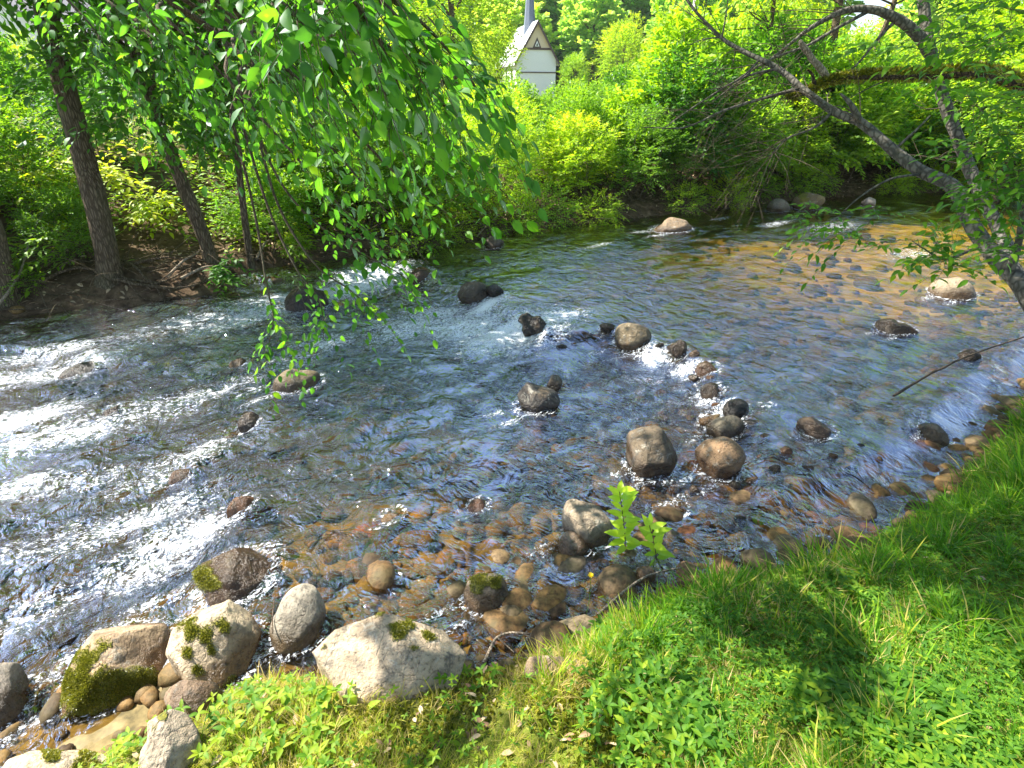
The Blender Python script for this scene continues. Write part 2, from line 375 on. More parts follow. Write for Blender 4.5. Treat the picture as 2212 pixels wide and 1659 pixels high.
# ------------------------------------------------------------------ the lie of the land
def hit0(X, Y, z=0.0):
    d = ray(X, Y); k = (z - CAMZ) / d[2]; return CAM + d * k
NEARV = [(-200, 1900), (120, 1730), (330, 1560), (480, 1480), (620, 1430), (860, 1400), (1010, 1385), (1110, 1345), (1200, 1310), (1330, 1265), (1480, 1215), (1620, 1190), (1760, 1150), (1880, 1105), (1960, 1050), (2040, 985), (2120, 905), (2212, 840)]
FARV = [(-260, 720), (0, 688), (200, 668), (430, 640), (560, 604), (750, 575), (900, 560), (960, 545), (1100, 518), (1300, 492), (1500, 472), (1700, 446), (1900, 428), (2212, 424)]
NL = np.array([hit0(*p)[:2] for p in NEARV]); FL = np.array([hit0(*p)[:2] for p in FARV])
NL = np.vstack([[-8, -5], [-3.4, -.8], NL[1:], [8, 7.2], [14, 10.6], [40, 22]])
FL = np.vstack([[-30, -9], [-12, 2.0], FL, [30, 26.5], [60, 45]])
o_ = np.argsort(NL[:, 0]); NL = NL[o_]; o_ = np.argsort(FL[:, 0]); FL = FL[o_]
def nearY(x): return np.interp(x, NL[:, 0], NL[:, 1])
def farY(x): return np.interp(x, FL[:, 0], FL[:, 1])
def sd_near(x, y): return (nearY(x) - y) * .86 - .12 * sst(-.8, .2, x)      # > 0 on the near bank
def sd_far(x, y): return (y - farY(x)) * .86        # > 0 on the far bank
def H(x, y):                                        # terrain
    x = np.asarray(x, float); y = np.asarray(y, float)
    dn = sd_near(x, y); df = sd_far(x, y)
    n1 = fb2(x, y, .8, 4, 3); n2 = fb2(x, y, 5.0, 3, 5)
    bed = -.30 + (n1 - .5) * .16 + (n2 - .5) * .07
    inw = np.minimum(-dn, -df)
    shal = sst(.1, 2.3, -dn); bed = -.07 + (bed + .07) * shal
    hn = -.07 + .33 * sst(-.05, .40, dn) + .36 * sst(.2, 1.9, dn) + (n2 - .5) * .05
    lf = sst(-1, -7, x)
    hf = -.10 + .42 * sst(-.15, .6, df) + .45 * sst(.5, 3, df) + (.9 * lf) * sst(.6, 4.5, df) + (n1 - .5) * .5 * sst(.4, 3, df) + (n2 - .5) * .1
    hill = np.maximum(0, y - 62 + .22 * x)
    ridge = 78 * sst(0, 330, hill) * (1 - .8 * sst(20, 120, x)) + 10 * (fb2(x, y, .02, 3, 9) - .5) * sst(20, 120, hill)
    z = np.where(dn > -.05, hn, bed)
    z = np.where(df > -.15, hf + ridge, z)
    return z
# steps in the river: higher water upstream (towards the upper right)
RV = [(700, 600), (880, 590), (1010, 640), (1180, 735), (1330, 735), (1500, 800), (1570, 880), (1640, 980), (1650, 1120), (1640, 1200)]
RL = np.array([hit0(*p)[:2] for p in RV])
EV = [(120, 760), (480, 800), (600, 930), (500, 1010), (500, 1130), (440, 1220), (420, 1400)]
EL = np.array([hit0(*p)[:2] for p in EV])
def sdl(x, y, L):                                   # signed distance to an open polyline, + on its right-hand (upstream) side
    P = np.stack([np.asarray(x, float), np.asarray(y, float)], -1); best = np.full(P.shape[:-1], 1e9); sg = np.ones(P.shape[:-1])
    for i in range(len(L) - 1):
        a, b = L[i], L[i + 1]; ab = b - a; tt = np.clip(((P - a) @ ab) / (ab @ ab), 0, 1)
        q = a + tt[..., None] * ab; dd = np.hypot(P[..., 0] - q[..., 0], P[..., 1] - q[..., 1])
        cr = ab[0] * (P[..., 1] - a[1]) - ab[1] * (P[..., 0] - a[0])
        u = dd < best; best = np.where(u, dd, best); sg = np.where(u, np.sign(cr), sg)
    return best * sg
WAKES = []
FD = np.array([math.cos(R(218)), math.sin(R(218))])   # current direction
FOAM = [  # picture place, metres along / across the current, strength
 (1120, 720, .75, .30, 1.12), (1010, 700, .9, .36, .98), (900, 700, 1.0, .40, .75), (1050, 665, .35, .14, 1.1), (810, 596, .6, .26, 1.12), (740, 625, .9, .3, 1.06), (945, 672, .6, .2, .9),
 (600, 640, 1.0, .22, .8), (540, 680, 1.2, .25, .75), (420, 690, 1.1, .2, .7), (700, 735, .5, .2, .9), (640, 770, .5, .14, .6), (330, 720, .9, .15, .6), (150, 745, 1.2, .15, .65),
 (60, 800, 1.0, .2, .7), (200, 760, .8, .1, .5), (360, 860, 1.2, .2, .45), (480, 830, .8, .12, .55), (30, 900, .6, .2, .95), (100, 930, .9, .18, .7), (230, 900, .6, .08, .55), (400, 970, .5, .15, .6), (440, 945, .3, .1, .6),
 (330, 1010, .6, .12, .5), (40, 1040, .35, .1, .9), (150, 1030, .5, .1, .6), (300, 1100, .6, .14, .7), (430, 1120, .34, .12, 1.05), (380, 1150, .4, .13, 1.0), (320, 1190, .45, .13, .8), (230, 1130, .5, .1, .6), (220, 1230, .5, .1, .5), (100, 1150, .5, .12, .45), (60, 1300, .4, .12, .45),
 (1410, 770, .25, .12, .85), (1470, 800, .25, .1, .75), (1530, 860, .25, .1, .7), (1560, 890, .2, .08, .7), (1590, 910, .2, .06, .6), (1290, 540, .5, .08, .5), (1800, 500, 1.2, .3, .5), (1680, 490, .8, .12, .55), (1560, 480, .5, .08, .45), (1960, 560, .9, .25, .4), (1440, 1090, .3, .05, .55), (1660, 900, .2, .06, .4)]
def W(x, y, foam=False):
    x = np.asarray(x, float); y = np.asarray(y, float)
    d1 = sdl(x, y, RL); d2 = sdl(x, y, EL)
    # which side of the lines is upstream is decided once from known points
    u1 = sst(-.16, .10, d1 * S1); u2 = sst(-.2, .12, d2 * S2)
    z = .09 * u1 * sst(0.1, .5, -sd_near(x, y)) + .05 * u2 - .06
    turb = np.exp(-((d1 * S1 + .5) / .55) ** 2) + .8 * np.exp(-((d2 * S2 + .5) / .7) ** 2)
    left = sst(.5, -2.5, x) * .4
    rough = np.clip(.35 * turb + left + .34, 0, 1.4)
    u = (x * FD[0] + y * FD[1]); v = (-x * FD[1] + y * FD[0])
    n = fbm(np.stack([u * 2.2, v * 2.9, x * 0 + .2], -1), 3, 11) - .5
    n2 = fbm(np.stack([u * 7, v * 9, x * 0 + .7], -1), 3, 15) - .5
    n3 = np.abs(fbm(np.stack([u * 4.2, v * 5.5, x * 0 + .7], -1), 2, 19) - .5)
    z = z + rough * (n * .13 + n2 * .035 - n3 * .05)
    if not foam: return z
    f = np.zeros_like(x)
    for X, Y, la, lc, s in FOAM:
        p = hit0(X, Y); dx = x - p[0]; dy = y - p[1]
        a = dx * FD[0] + dy * FD[1]; c = -dx * FD[1] + dy * FD[0]; wob = (fb2(x, y, 1.6, 2, 55) - .5) * .5; c = c + wob * .5; lk = 1.0 if s > 1.05 else .72
        f = np.maximum(f, (s if s > 1.05 else s * .85) * np.exp(-((a / (la * lk)) ** 2 + (c / (lc * 1.25)) ** 2)))
    f = f * 1.02 * (.62 + .8 * fbm(np.stack([u * 1.6, v * 3, x * 0 + .2], -1), 3, 33))
    for a, b, rr in WAKES:
        dx = x - a; dy = y - b; al = dx * FD[0] + dy * FD[1]; ac = -dx * FD[1] + dy * FD[0]; q = np.hypot(dx, dy)
        if rr > .01:
            z = z + .022 * np.exp(-((al + rr) / (.6 * rr)) ** 2 - (ac / rr) ** 2) - .03 * np.exp(-((al - 1.1 * rr) / rr) ** 2 - (ac / rr) ** 2)
            f = np.maximum(f, .42 * np.exp(-((q - rr) / (.28 * rr)) ** 2)); f = np.maximum(f, .42 * np.exp(-((al - 1.8 * rr) / (1.2 * rr)) ** 2 - ((np.abs(ac) - .55 * rr) / (.28 * rr)) ** 2))
    return z, f, rough
S1 = S2 = 1.0
p_ = hit0(1700, 700); S1 = float(np.sign(sdl(p_[0], p_[1], RL)))
p_ = hit0(900, 1000); S2 = float(np.sign(sdl(p_[0], p_[1], EL)))
def ground(X, Y, water=False):                      # where a picture ray meets land (or water)
    d = ray(X, Y); ts = np.concatenate([np.linspace(.8, 30, 600), np.geomspace(30, 600, 400)])
    P = CAM + d * ts[:, None]; z = H(P[:, 0], P[:, 1])
    if water: z = np.maximum(z, W(P[:, 0], P[:, 1]))
    i = np.argmax(P[:, 2] < z); return P[i]

# terrain sheet: rings round the camera, finer near
def polar(r, th):
    rr, tt = np.meshgrid(r, th, indexing='ij'); x = rr * np.sin(tt); y = rr * np.cos(tt) - 1.0
    n, m_ = rr.shape; i = np.arange(n - 1)[:, None] * m_; j = np.arange(m_ - 1)[None, :]
    F = np.stack([i + j, i + m_ + j, i + m_ + j + 1, i + j + 1], -1).reshape(-1, 4)
    return x.ravel(), y.ravel(), F
r = np.concatenate([[0.02], np.geomspace(.4, 900, 420)]); th = np.linspace(-math.pi, math.pi, 700)
x, y, F = polar(r, th); z = H(x, y)
dn = sd_near(x, y); df = sd_far(x, y)
g = np.clip(sst(.05, .5, dn) + sst(2.5, 6, df) * .8, 0, 1)
mnat = np.where((dn < .0) & (df < -.12), 1, 0)
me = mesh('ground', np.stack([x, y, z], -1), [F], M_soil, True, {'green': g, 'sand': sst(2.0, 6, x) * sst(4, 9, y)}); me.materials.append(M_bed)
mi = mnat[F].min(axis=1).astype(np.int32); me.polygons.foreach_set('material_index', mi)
tag(link('ground', me), kind='structure')
# ------------------------------------------------------------------ stones
ICO = {}
def ico(n):
    if n not in ICO:
        bm = bmesh.new(); bmesh.ops.create_icosphere(bm, subdivisions=n, radius=1)
        ICO[n] = (np.array([v.co[:] for v in bm.verts]), np.array([[v.index for v in f.verts] for f in bm.faces])); bm.free()
    return ICO[n]
def facets(V, k, cut, rg):
    V = V.copy()
    for _ in range(k):
        n = nrm(rg.normal(size=3)); o = cut + rg.random() * .16
        d = V @ n; V = V - np.maximum(d - o, 0)[:, None] * n[None] * .92
    return V
def vxy(P):                                          # picture place of a world point
    q = P - CAM; k = q @ FW; return 1106 + (q[..., 0] / k) * FV, 829.5 - (q @ CU) / k * FV
def rock(outline, label, col, depth=.85, cut=.74, k=7, rough=.05, moss=(), name='boulder', lvl=5, seed=1, sink=0.0, wetz=.10, group=None, water=True, tufts=0):
    if lvl == 4: cut -= .08; rough *= 1.3
    """boulder whose visible outline follows the traced points (picture places); rests on the bed"""
    rg = np.random.default_rng(seed); O = np.array(outline, float)
    lowest = O[np.argmax(O[:, 1])]; cx, cy = O.mean(axis=0)
    B = ground(cx, lowest[1], water); cen_d = ray(cx, cy); fwd = cen_d
    rt = nrm(np.cross(fwd, UP)); upv = np.cross(rt, fwd)
    D0 = (B - CAM) @ fwd; hw = np.ptp(O[:, 0]) / 2; hh = np.ptp(O[:, 1]); cy = lowest[1] - .38 * hh
    fwd = ray(cx, cy); rt = nrm(np.cross(fwd, UP)); upv = np.cross(rt, fwd); rpx = (hw * hh * .5) ** .5
    D = (B - CAM) @ fwd + rpx / FV * D0 * depth * .62; Cc = CAM + fwd * D
    P2 = []
    for X, Y in O:
        d = ray(X, Y); p = CAM + d * (D / (d @ fwd)) - Cc; P2.append((p @ rt, p @ upv))
    P2 = np.array(P2); ang = np.arctan2(P2[:, 1], P2[:, 0]); rad = np.hypot(P2[:, 0], P2[:, 1]); o = np.argsort(ang); ang = ang[o]; rad = rad[o]
    wm = hw / FV * D; low_ = ang < -.25; rad[low_] = np.maximum(rad[low_], wm * .86)
    rm = rad.mean(); V, F = ico(lvl)
    a = np.arctan2(V[:, 1], V[:, 0]); qa = np.linspace(-math.pi, math.pi, 97)[:-1]; qr = np.interp(qa, np.concatenate([ang - 2 * math.pi, ang, ang + 2 * math.pi]), np.tile(rad, 3))
    for _ in range(5): qr = (np.roll(qr, 1) + 2 * qr + np.roll(qr, -1)) / 4
    Rr = np.interp(a, np.concatenate([qa - 2 * math.pi, qa, qa + 2 * math.pi]), np.tile(qr, 3))
    L = np.stack([V[:, 0] * Rr, V[:, 1] * Rr, V[:, 2] * rm * depth], -1)
    for _ in range(k * 3):
        nv = rg.normal(size=3) * [1, 1, 1.3]; nv = nrm(nv); dd_ = L @ nv; o = dd_.max() * (cut + .07 + rg.random() * .12); L = L - np.maximum(dd_ - o, 0)[:, None] * nv[None] * .95
    nn = (fbm(V * 2.3 + seed * 3.1, 3, seed) - .5) * rough * 1.4 + (fbm(V * 8 + seed, 4, seed + 5) - .5) * rough * .9 - np.abs(fbm(V * 3.4 + seed, 3, seed + 9) - .5) * rough * 1.2
    L = L * (1 + nn[:, None])
    Wd = Cc + L[:, :1] * rt + L[:, 1:2] * upv - L[:, 2:3] * fwd
    Wd = Wd - UP * sink
    X, Y = vxy(Wd); ms = np.zeros(len(Wd))
    for mx, my, mr, ml in moss:
        ms = np.maximum(ms, ml * np.exp(-(((X - mx) ** 2 + (Y - my) ** 2) / mr ** 2)))
    if len(moss): ms = np.clip(ms + (fbm(Wd * 22, 4, 8) - .5) * 1.3 * (ms > .12), 0, 1.2)
    wz = W(Wd[:, 0], Wd[:, 1]); nw = fbm(Wd * 9, 3, 3) - .5
    wet = 1 - sst(wetz * .4, wetz, Wd[:, 2] - wz + nw * wetz)
    if water and float(sd_near(Cc[0], Cc[1])) < -.15: m_ = Wd[np.abs(Wd[:, 2] - wz) < .03]; (len(m_) > 8) and WAKES.append((m_[:, 0].mean(), m_[:, 1].mean(), float(np.ptp(m_[:, 0]) / 2)))
    base = Cc.copy(); base[2] = Wd[:, 2].min()
    me = mesh(name, Wd - base, [F], M_rock, True, {'moss': ms, 'wet': wet})
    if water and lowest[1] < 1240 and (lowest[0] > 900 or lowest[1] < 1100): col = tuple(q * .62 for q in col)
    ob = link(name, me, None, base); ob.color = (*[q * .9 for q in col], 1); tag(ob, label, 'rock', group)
    if tufts:
        A = Wd[F]; fn = nrm(np.cross(A[:, 1] - A[:, 0], A[:, 2] - A[:, 0])); fm = ms[F].mean(axis=1)
        tufts *= 2; pr = np.clip(fm - .30, 0, 1) ** 1.5; pr = pr / pr.sum(); ii = rng.choice(len(F), tufts, p=pr)
        b = rng.dirichlet((1, 1, 1), tufts); P = (A[ii] * b[:, :, None]).sum(axis=1); nz = fn[ii]
        mb = MB(); scatter(mb, LEAFS, P, nz + rv(tufts) * .9, rv(tufts), rng.uniform(.004, .012, tufts), rng.random(tufts))
        mb.build('moss', M_mossl, ob, base)
    return ob
def ell(cx, cy, rx, ry, rot=0, n=14, seed=0, j=.12):
    rg = np.random.default_rng(seed); out_ = []
    for i in range(n):
        a = i / n * 2 * math.pi; q = 1 + rg.uniform(-j, j); x = math.cos(a) * rx * q; y = math.sin(a) * ry * q
        c, s = math.cos(R(rot)), math.sin(R(rot)); out_.append((cx + x * c - y * s, cy + x * s + y * c))
    return out_
CREAM = (.50, .41, .28); GREY = (.30, .28, .25); PINK = (.46, .34, .25); DARK = (.13, .11, .09); TAN = (.36, .25, .14); BRN = (.26, .16, .08)
# foreground boulders
rock([(355, 1462), (365, 1390), (405, 1315), (480, 1275), (545, 1290), (556, 1350), (552, 1420), (530, 1470), (490, 1490), (430, 1480)], 'pale moss-spotted square boulder wedged between the mossy boulder and the upright grey stone', CREAM, .8, .7, 8, .05,
     [(445, 1375, 22, 1), (480, 1350, 20, .9), (410, 1360, 26, 1), (405, 1415, 16, .9), (430, 1450, 18, .9), (470, 1345, 14, .8), (455, 1400, 14, .8), (500, 1490, 26, .8)], seed=3, tufts=3500)
rock([(120, 1470), (150, 1420), (210, 1355), (290, 1335), (370, 1350), (372, 1400), (356, 1470), (330, 1500), (260, 1525), (190, 1520), (140, 1500)], 'cream and rusty boulder with thick green moss hanging off its lower side', (.44, .32, .20), .8, .72, 7, .05,
     [(140, 1480, 45, 1.2), (190, 1500, 55, 1.3), (250, 1500, 55, 1.3), (310, 1475, 40, 1.2), (180, 1430, 34, .9), (220, 1390, 22, .7)], seed=5, tufts=14000)
rock([(588, 1390), (600, 1320), (630, 1270), (672, 1258), (694, 1290), (694, 1360), (672, 1400), (625, 1428), (598, 1420)], 'smooth upright grey oval stone beside the moss-spotted boulder', (.33, .30, .24), .75, .86, 3, .02, seed=8)
rock([(612, 1490), (640, 1440), (700, 1380), (760, 1325), (800, 1305), (850, 1283), (930, 1282), (985, 1325), (1008, 1370), (1005, 1420), (970, 1465), (860, 1505), (720, 1520)], 'largest pale pinkish boulder with moss streaks half buried in the grassy bank', (.50, .40, .28), .62, .66, 10, .05,
     [(815, 1310, 20, .8), (860, 1365, 24, .9), (880, 1350, 14, .8), (925, 1375, 14, .8), (890, 1400, 12, .7), (700, 1400, 8, .7)], seed=12, water=False, tufts=1800, sink=0.018)
rock([(300, 1659), (325, 1590), (315, 1530), (340, 1508), (385, 1520), (425, 1560), (440, 1600), (430, 1690), (330, 1740)], 'rough cream stone below the mossy boulder at the grass edge', (.42, .35, .26), .8, .7, 8, .06, [(350, 1545, 12, .9), (330, 1570, 9, .8)], seed=14)
rock([(-60, 1480), (0, 1432), (45, 1430), (62, 1450), (50, 1500), (20, 1545), (-50, 1570)], 'dark wet boulder cut off by the left edge of the picture', (.22, .2, .17), .8, .72, 6, .05, seed=17, wetz=.15)
rock([(-40, 1680), (20, 1642), (120, 1628), (200, 1632), (225, 1665), (200, 1750), (-20, 1760)], 'flat stone with yellow moss in the bottom left corner', CREAM, .9, .75, 5, .05, [(110, 1635, 22, 1), (190, 1640, 22, 1), (180, 1665, 22, 1), (210, 1650, 14, 1)], seed=19, tufts=3000)
rock([(345, 1500), (370, 1470), (420, 1465), (480, 1490), (470, 1540), (420, 1560), (370, 1530)], 'brown shaded stone in the gap under the moss-spotted boulder', (.24, .17, .11), .8, .7, 6, .05, seed=21, wetz=.3)
rock([(408, 1230), (420, 1185), (470, 1165), (560, 1170), (612, 1190), (612, 1250), (560, 1300), (490, 1290), (440, 1270)], 'dark wet flat-topped boulder with moss on its left side behind the pale ones', (.17, .12, .07), .7, .72, 8, .06, [(440, 1240, 26, 1), (455, 1260, 22, 1)], seed=23, sink=0.06, wetz=.4, tufts=1500)
rock([(1214, 1110), (1222, 1082), (1262, 1072), (1300, 1095), (1325, 1150), (1322, 1178), (1300, 1188), (1255, 1165), (1222, 1145)], 'pale leaning boulder in the shallows behind the leafy sprig', (.42, .35, .25), .8, .72, 7, .04, seed=25, wetz=.09)
rock([(1208, 1170), (1222, 1148), (1255, 1158), (1272, 1180), (1262, 1205), (1232, 1213), (1212, 1200)], 'small rounded pinkish stone leaning against the pale leaning boulder', (.48, .36, .26), .85, .85, 3, .03, seed=27)
rock([(1000, 1290), (1015, 1250), (1050, 1240), (1095, 1250), (1104, 1285), (1092, 1320), (1040, 1322), (1012, 1312)], 'square stone with brown moss on top and a cream lower face', (.46, .38, .28), .8, .74, 6, .04, [(1030, 1255, 25, 1), (1070, 1258, 20, 1), (1035, 1275, 14, .9)], seed=29, tufts=1200)
rock([(1342, 960), (1352, 932), (1400, 922), (1440, 920), (1463, 955), (1462, 1000), (1435, 1028), (1395, 1005), (1355, 985)], 'large dark speckled boulder standing in midstream', (.23, .18, .12), .85, .7, 8, .05, seed=31, wetz=.16)
rock([(1502, 952), (1530, 945), (1590, 955), (1612, 985), (1600, 1010), (1570, 1030), (1540, 1000)], 'tan triangular stone right of the dark midstream boulder', (.38, .25, .14), .8, .72, 6, .03, seed=33, wetz=.09)
rock([(1525, 912), (1560, 903), (1608, 912), (1612, 932), (1570, 940), (1530, 935)], 'low greenish grey stone behind the tan triangular stone', (.24, .21, .15), .9, .84, 4, .04, seed=35, lvl=4)
rock([(1508, 908), (1530, 895), (1560, 897), (1552, 910), (1520, 918)], 'thin ochre slab beside the low greenish grey stone', (.42, .28, .11), .9, .7, 5, .04, seed=37, lvl=4)
rock([(1110, 850), (1118, 826), (1160, 832), (1210, 845), (1222, 868), (1200, 884), (1150, 882), (1112, 876)], 'dark slate-coloured block with a flat top in midstream', (.10, .09, .08), .75, .66, 7, .03, seed=39, wetz=.06)
rock([(1175, 822), (1190, 808), (1215, 800), (1220, 830), (1205, 848), (1180, 842)], 'small pointed grey stone behind the dark slate block', (.22, .19, .15), .85, .68, 6, .05, seed=41, lvl=4)
rock([(585, 820), (600, 800), (650, 790), (688, 795), (692, 815), (660, 832), (610, 838)], 'rounded olive stone washed over by the rapids', (.30, .24, .13), .85, .88, 3, .03, seed=43, sink=0.05, wetz=.1)
rock([(985, 625), (1000, 608), (1045, 605), (1062, 620), (1062, 640), (1030, 648), (1000, 645)], 'brown stone at the head of the white chute', (.17, .13, .09), .85, .74, 5, .05, seed=45, sink=0.04, wetz=.12)
rock([(1050, 628), (1055, 616), (1080, 615), (1090, 630), (1075, 642), (1058, 640)], 'black wet stone touching the brown stone at the chute', (.06, .055, .05), .85, .74, 5, .05, seed=46, wetz=.5, lvl=4)
rock([(1112, 690), (1130, 672), (1150, 685), (1190, 712), (1185, 728), (1165, 722), (1130, 700)], 'black ragged rock shelf above the white fan of foam', (.07, .06, .05), .7, .7, 7, .09, seed=47, wetz=.4)
rock([(1328, 728), (1332, 706), (1370, 700), (1402, 712), (1408, 740), (1375, 752), (1345, 745)], 'rounded tan boulder on the ridge of the rapids', (.33, .26, .16), .85, .8, 5, .04, seed=49, wetz=.09)
rock([(1292, 706), (1310, 698), (1330, 702), (1326, 714), (1300, 714)], 'small dark stone left of the rounded tan boulder', DARK, .85, .74, 5, .05, seed=50, wetz=.3, lvl=4)
rock([(1440, 752), (1450, 735), (1480, 732), (1488, 750), (1478, 768), (1452, 772)], 'dark angular stone where the ridge dips', (.15, .11, .08), .85, .7, 6, .06, seed=51, wetz=.2, lvl=4)
rock([(1490, 790), (1520, 772), (1555, 775), (1560, 795), (1530, 805)], 'reddish flat stone awash on the ridge', (.34, .20, .12), .8, .74, 5, .05, seed=52, sink=0.05, wetz=.2, lvl=4)
rock([(1512, 840), (1530, 818), (1560, 828), (1565, 850), (1540, 862), (1518, 858)], 'dark brown stone in the row down the ridge', (.12, .09, .06), .85, .72, 6, .06, seed=53, sink=0.04, wetz=.3, lvl=4)
rock([(1560, 885), (1580, 862), (1612, 868), (1620, 890), (1600, 905), (1575, 900)], 'glossy black stone with water sliding over it', (.05, .05, .05), .85, .8, 4, .04, seed=54, wetz=.6, lvl=4)
rock([(1725, 895), (1750, 888), (1790, 895), (1808, 925), (1790, 945), (1755, 920)], 'brown wedge stone lying in the right shallows', (.24, .17, .11), .7, .7, 6, .04, seed=55, sink=0.05, lvl=4)
rock([(1968, 912), (2000, 900), (2040, 910), (2058, 935), (2030, 950), (1990, 935)], 'grey oval stone near the tall grass edge', (.32, .29, .23), .75, .82, 4, .03, seed=56, sink=0.05, lvl=4)
rock([(2012, 612), (2050, 602), (2090, 608), (2106, 628), (2080, 640), (2030, 634)], 'smooth pale dome stone in the sunny shallows beside the leaning trunk', (.45, .36, .24), .8, .9, 2, .02, seed=57)
rock([(1885, 690), (1910, 680), (1945, 690), (1990, 712), (1960, 715), (1905, 702)], 'long dark stone barely above the right-hand riffle', DARK, .8, .74, 5, .06, seed=58, sink=0.05, wetz=.4, lvl=4)
rock([(2068, 758), (2085, 748), (2118, 752), (2125, 768), (2090, 775)], 'low brown stone nearest the right edge of the water', (.16, .11, .06), .8, .74, 5, .06, seed=59, sink=0.04, wetz=.3, lvl=4)
rock([(1658, 440), (1672, 427), (1698, 430), (1708, 445), (1690, 456), (1665, 455)], 'grey round stone at the foot of the far bank shrubs', (.30, .27, .2), .9, .82, 5, .05, seed=61, sink=0.04, lvl=4)
rock([(1712, 442), (1728, 420), (1760, 418), (1785, 432), (1770, 446), (1730, 452)], 'ochre mossy boulder at the far bank beside the grey round stone', (.34, .26, .12), .9, .78, 5, .05, [(1735, 425, 14, .8)], seed=62, lvl=4)
rock([(1860, 437), (1872, 428), (1892, 430), (1896, 440), (1875, 444)], 'small whitish stone at the far waterline', (.55, .48, .42), .9, .72, 6, .05, seed=63, lvl=4)
rock([(1395, 490), (1430, 478), (1490, 476), (1508, 486), (1470, 496), (1420, 498)], 'long flat tan slab at the far waterline', (.38, .28, .18), .8, .76, 6, .05, seed=64, sink=0.08, lvl=4)
rock([(1045, 528), (1055, 514), (1080, 512), (1090, 524), (1070, 534)], 'grey-brown stone among the driftwood on the far bank', (.26, .21, .15), .9, .8, 5, .05, seed=65, lvl=4)
rock([(610, 640), (630, 600), (680, 605), (720, 625), (700, 655), (640, 665)], 'dark brown wet stone in the white water under the branch tips', (.14, .09, .06), .7, .74, 6, .07, seed=66, sink=0.12, wetz=.4)
rock([(870, 590), (890, 572), (930, 575), (950, 590), (920, 600)], 'low orange-brown stone at the top of the rapids', (.28, .17, .08), .8, .76, 5, .05, seed=67, sink=0.08, wetz=.3, lvl=4)
rock([(215, 885), (230, 868), (262, 862), (270, 880), (250, 895)], 'small dark stone in the left rapids', (.15, .11, .07), .8, .76, 5, .05, seed=68, sink=0.05, wetz=.3, lvl=4)
rock([(490, 780), (505, 765), (535, 768), (540, 785), (515, 792)], 'ochre stone poking through the foam', (.36, .25, .08), .8, .76, 5, .05, seed=69, sink=0.05, wetz=.2, lvl=4)
rock([(120, 790), (150, 772), (230, 780), (215, 800), (150, 808)], 'black slick stone under a standing wave on the left', (.05, .045, .04), .7, .8, 4, .04, seed=70, sink=0.1, wetz=.6, lvl=4)
rock([(480, 1060), (520, 1045), (570, 1060), (560, 1090), (510, 1110)], 'rusty brown stone at the lip of the lower cascade', (.30, .16, .07), .5, .76, 5, .05, seed=71, sink=0.07, wetz=.4, lvl=4)
rock([(350, 1010), (400, 990), (440, 1000), (420, 1040), (360, 1045)], 'orange mossy stone above the lower cascade', (.36, .2, .06), .5, .78, 5, .05, seed=72, sink=0.08, wetz=.3, lvl=4)
rock([(1150, 1345), (1168, 1330), (1195, 1338), (1192, 1368), (1160, 1375)], 'red-brown broken stone at the grass edge', (.34, .15, .08), .8, .66, 8, .05, seed=74, lvl=4, water=False)
rock([(1180, 1385), (1195, 1378), (1235, 1390), (1235, 1410), (1200, 1405)], 'white pebble in the litter on the bank', (.62, .6, .54), .8, .7, 5, .04, seed=75, lvl=4, water=False)
rock([(1372, 1235), (1390, 1222), (1415, 1232), (1412, 1255), (1385, 1260)], 'rounded tan stone behind the sprig stem', (.44, .33, .22), .8, .84, 4, .04, seed=76, lvl=4)
rock([(1430, 1095), (1450, 1080), (1490, 1085), (1500, 1110), (1470, 1125), (1440, 1118)], 'rusty stone splashed by the current right of the sprig', (.30, .17, .09), .6, .78, 6, .06, seed=77, sink=0.06, wetz=.3, lvl=4)
rock([(1200, 1415), (1150, 1400), (1130, 1435), (1160, 1470), (1220, 1480), (1280, 1455), (1270, 1420)], 'flat earthy stone under the bent stick on the bank', (.24, .18, .12), .5, .8, 4, .04, seed=78, lvl=4, water=False, sink=0.023)
rock([(520, 880), (545, 872), (560, 900), (540, 930), (515, 915)], 'dark narrow stone in the middle of the left rapids', (.13, .1, .07), .6, .8, 4, .05, seed=79, sink=0.07, wetz=.4, lvl=4)
rock([(1010, 1075), (1030, 1050), (1050, 1060), (1052, 1095), (1030, 1110)], 'rust-coloured upright stone just under the surface', (.30, .15, .07), .6, .8, 4, .05, seed=80, sink=0.08, wetz=.5, lvl=4)
rock([(820, 1100), (850, 1085), (880, 1100), (870, 1135), (830, 1130)], 'rounded golden stone awash behind the largest boulder', (.36, .25, .1), .55, .86, 3, .04, seed=81, sink=0.08, wetz=.4, lvl=4)

# river surface
r = np.geomspace(.9, 70, 560); th = np.linspace(R(-75), R(80), 900)
x, y, F = polar(r, th); z, fo, ro = W(x, y, True); hz = H(x, y)
keep = ((hz < z + .25)[F]).any(axis=1); F = F[keep]
me = mesh('river', np.stack([x, y, z], -1), [F], M_water, True, {'foam': fo, 'rough': ro})
tag(link('river', me), kind='structure')

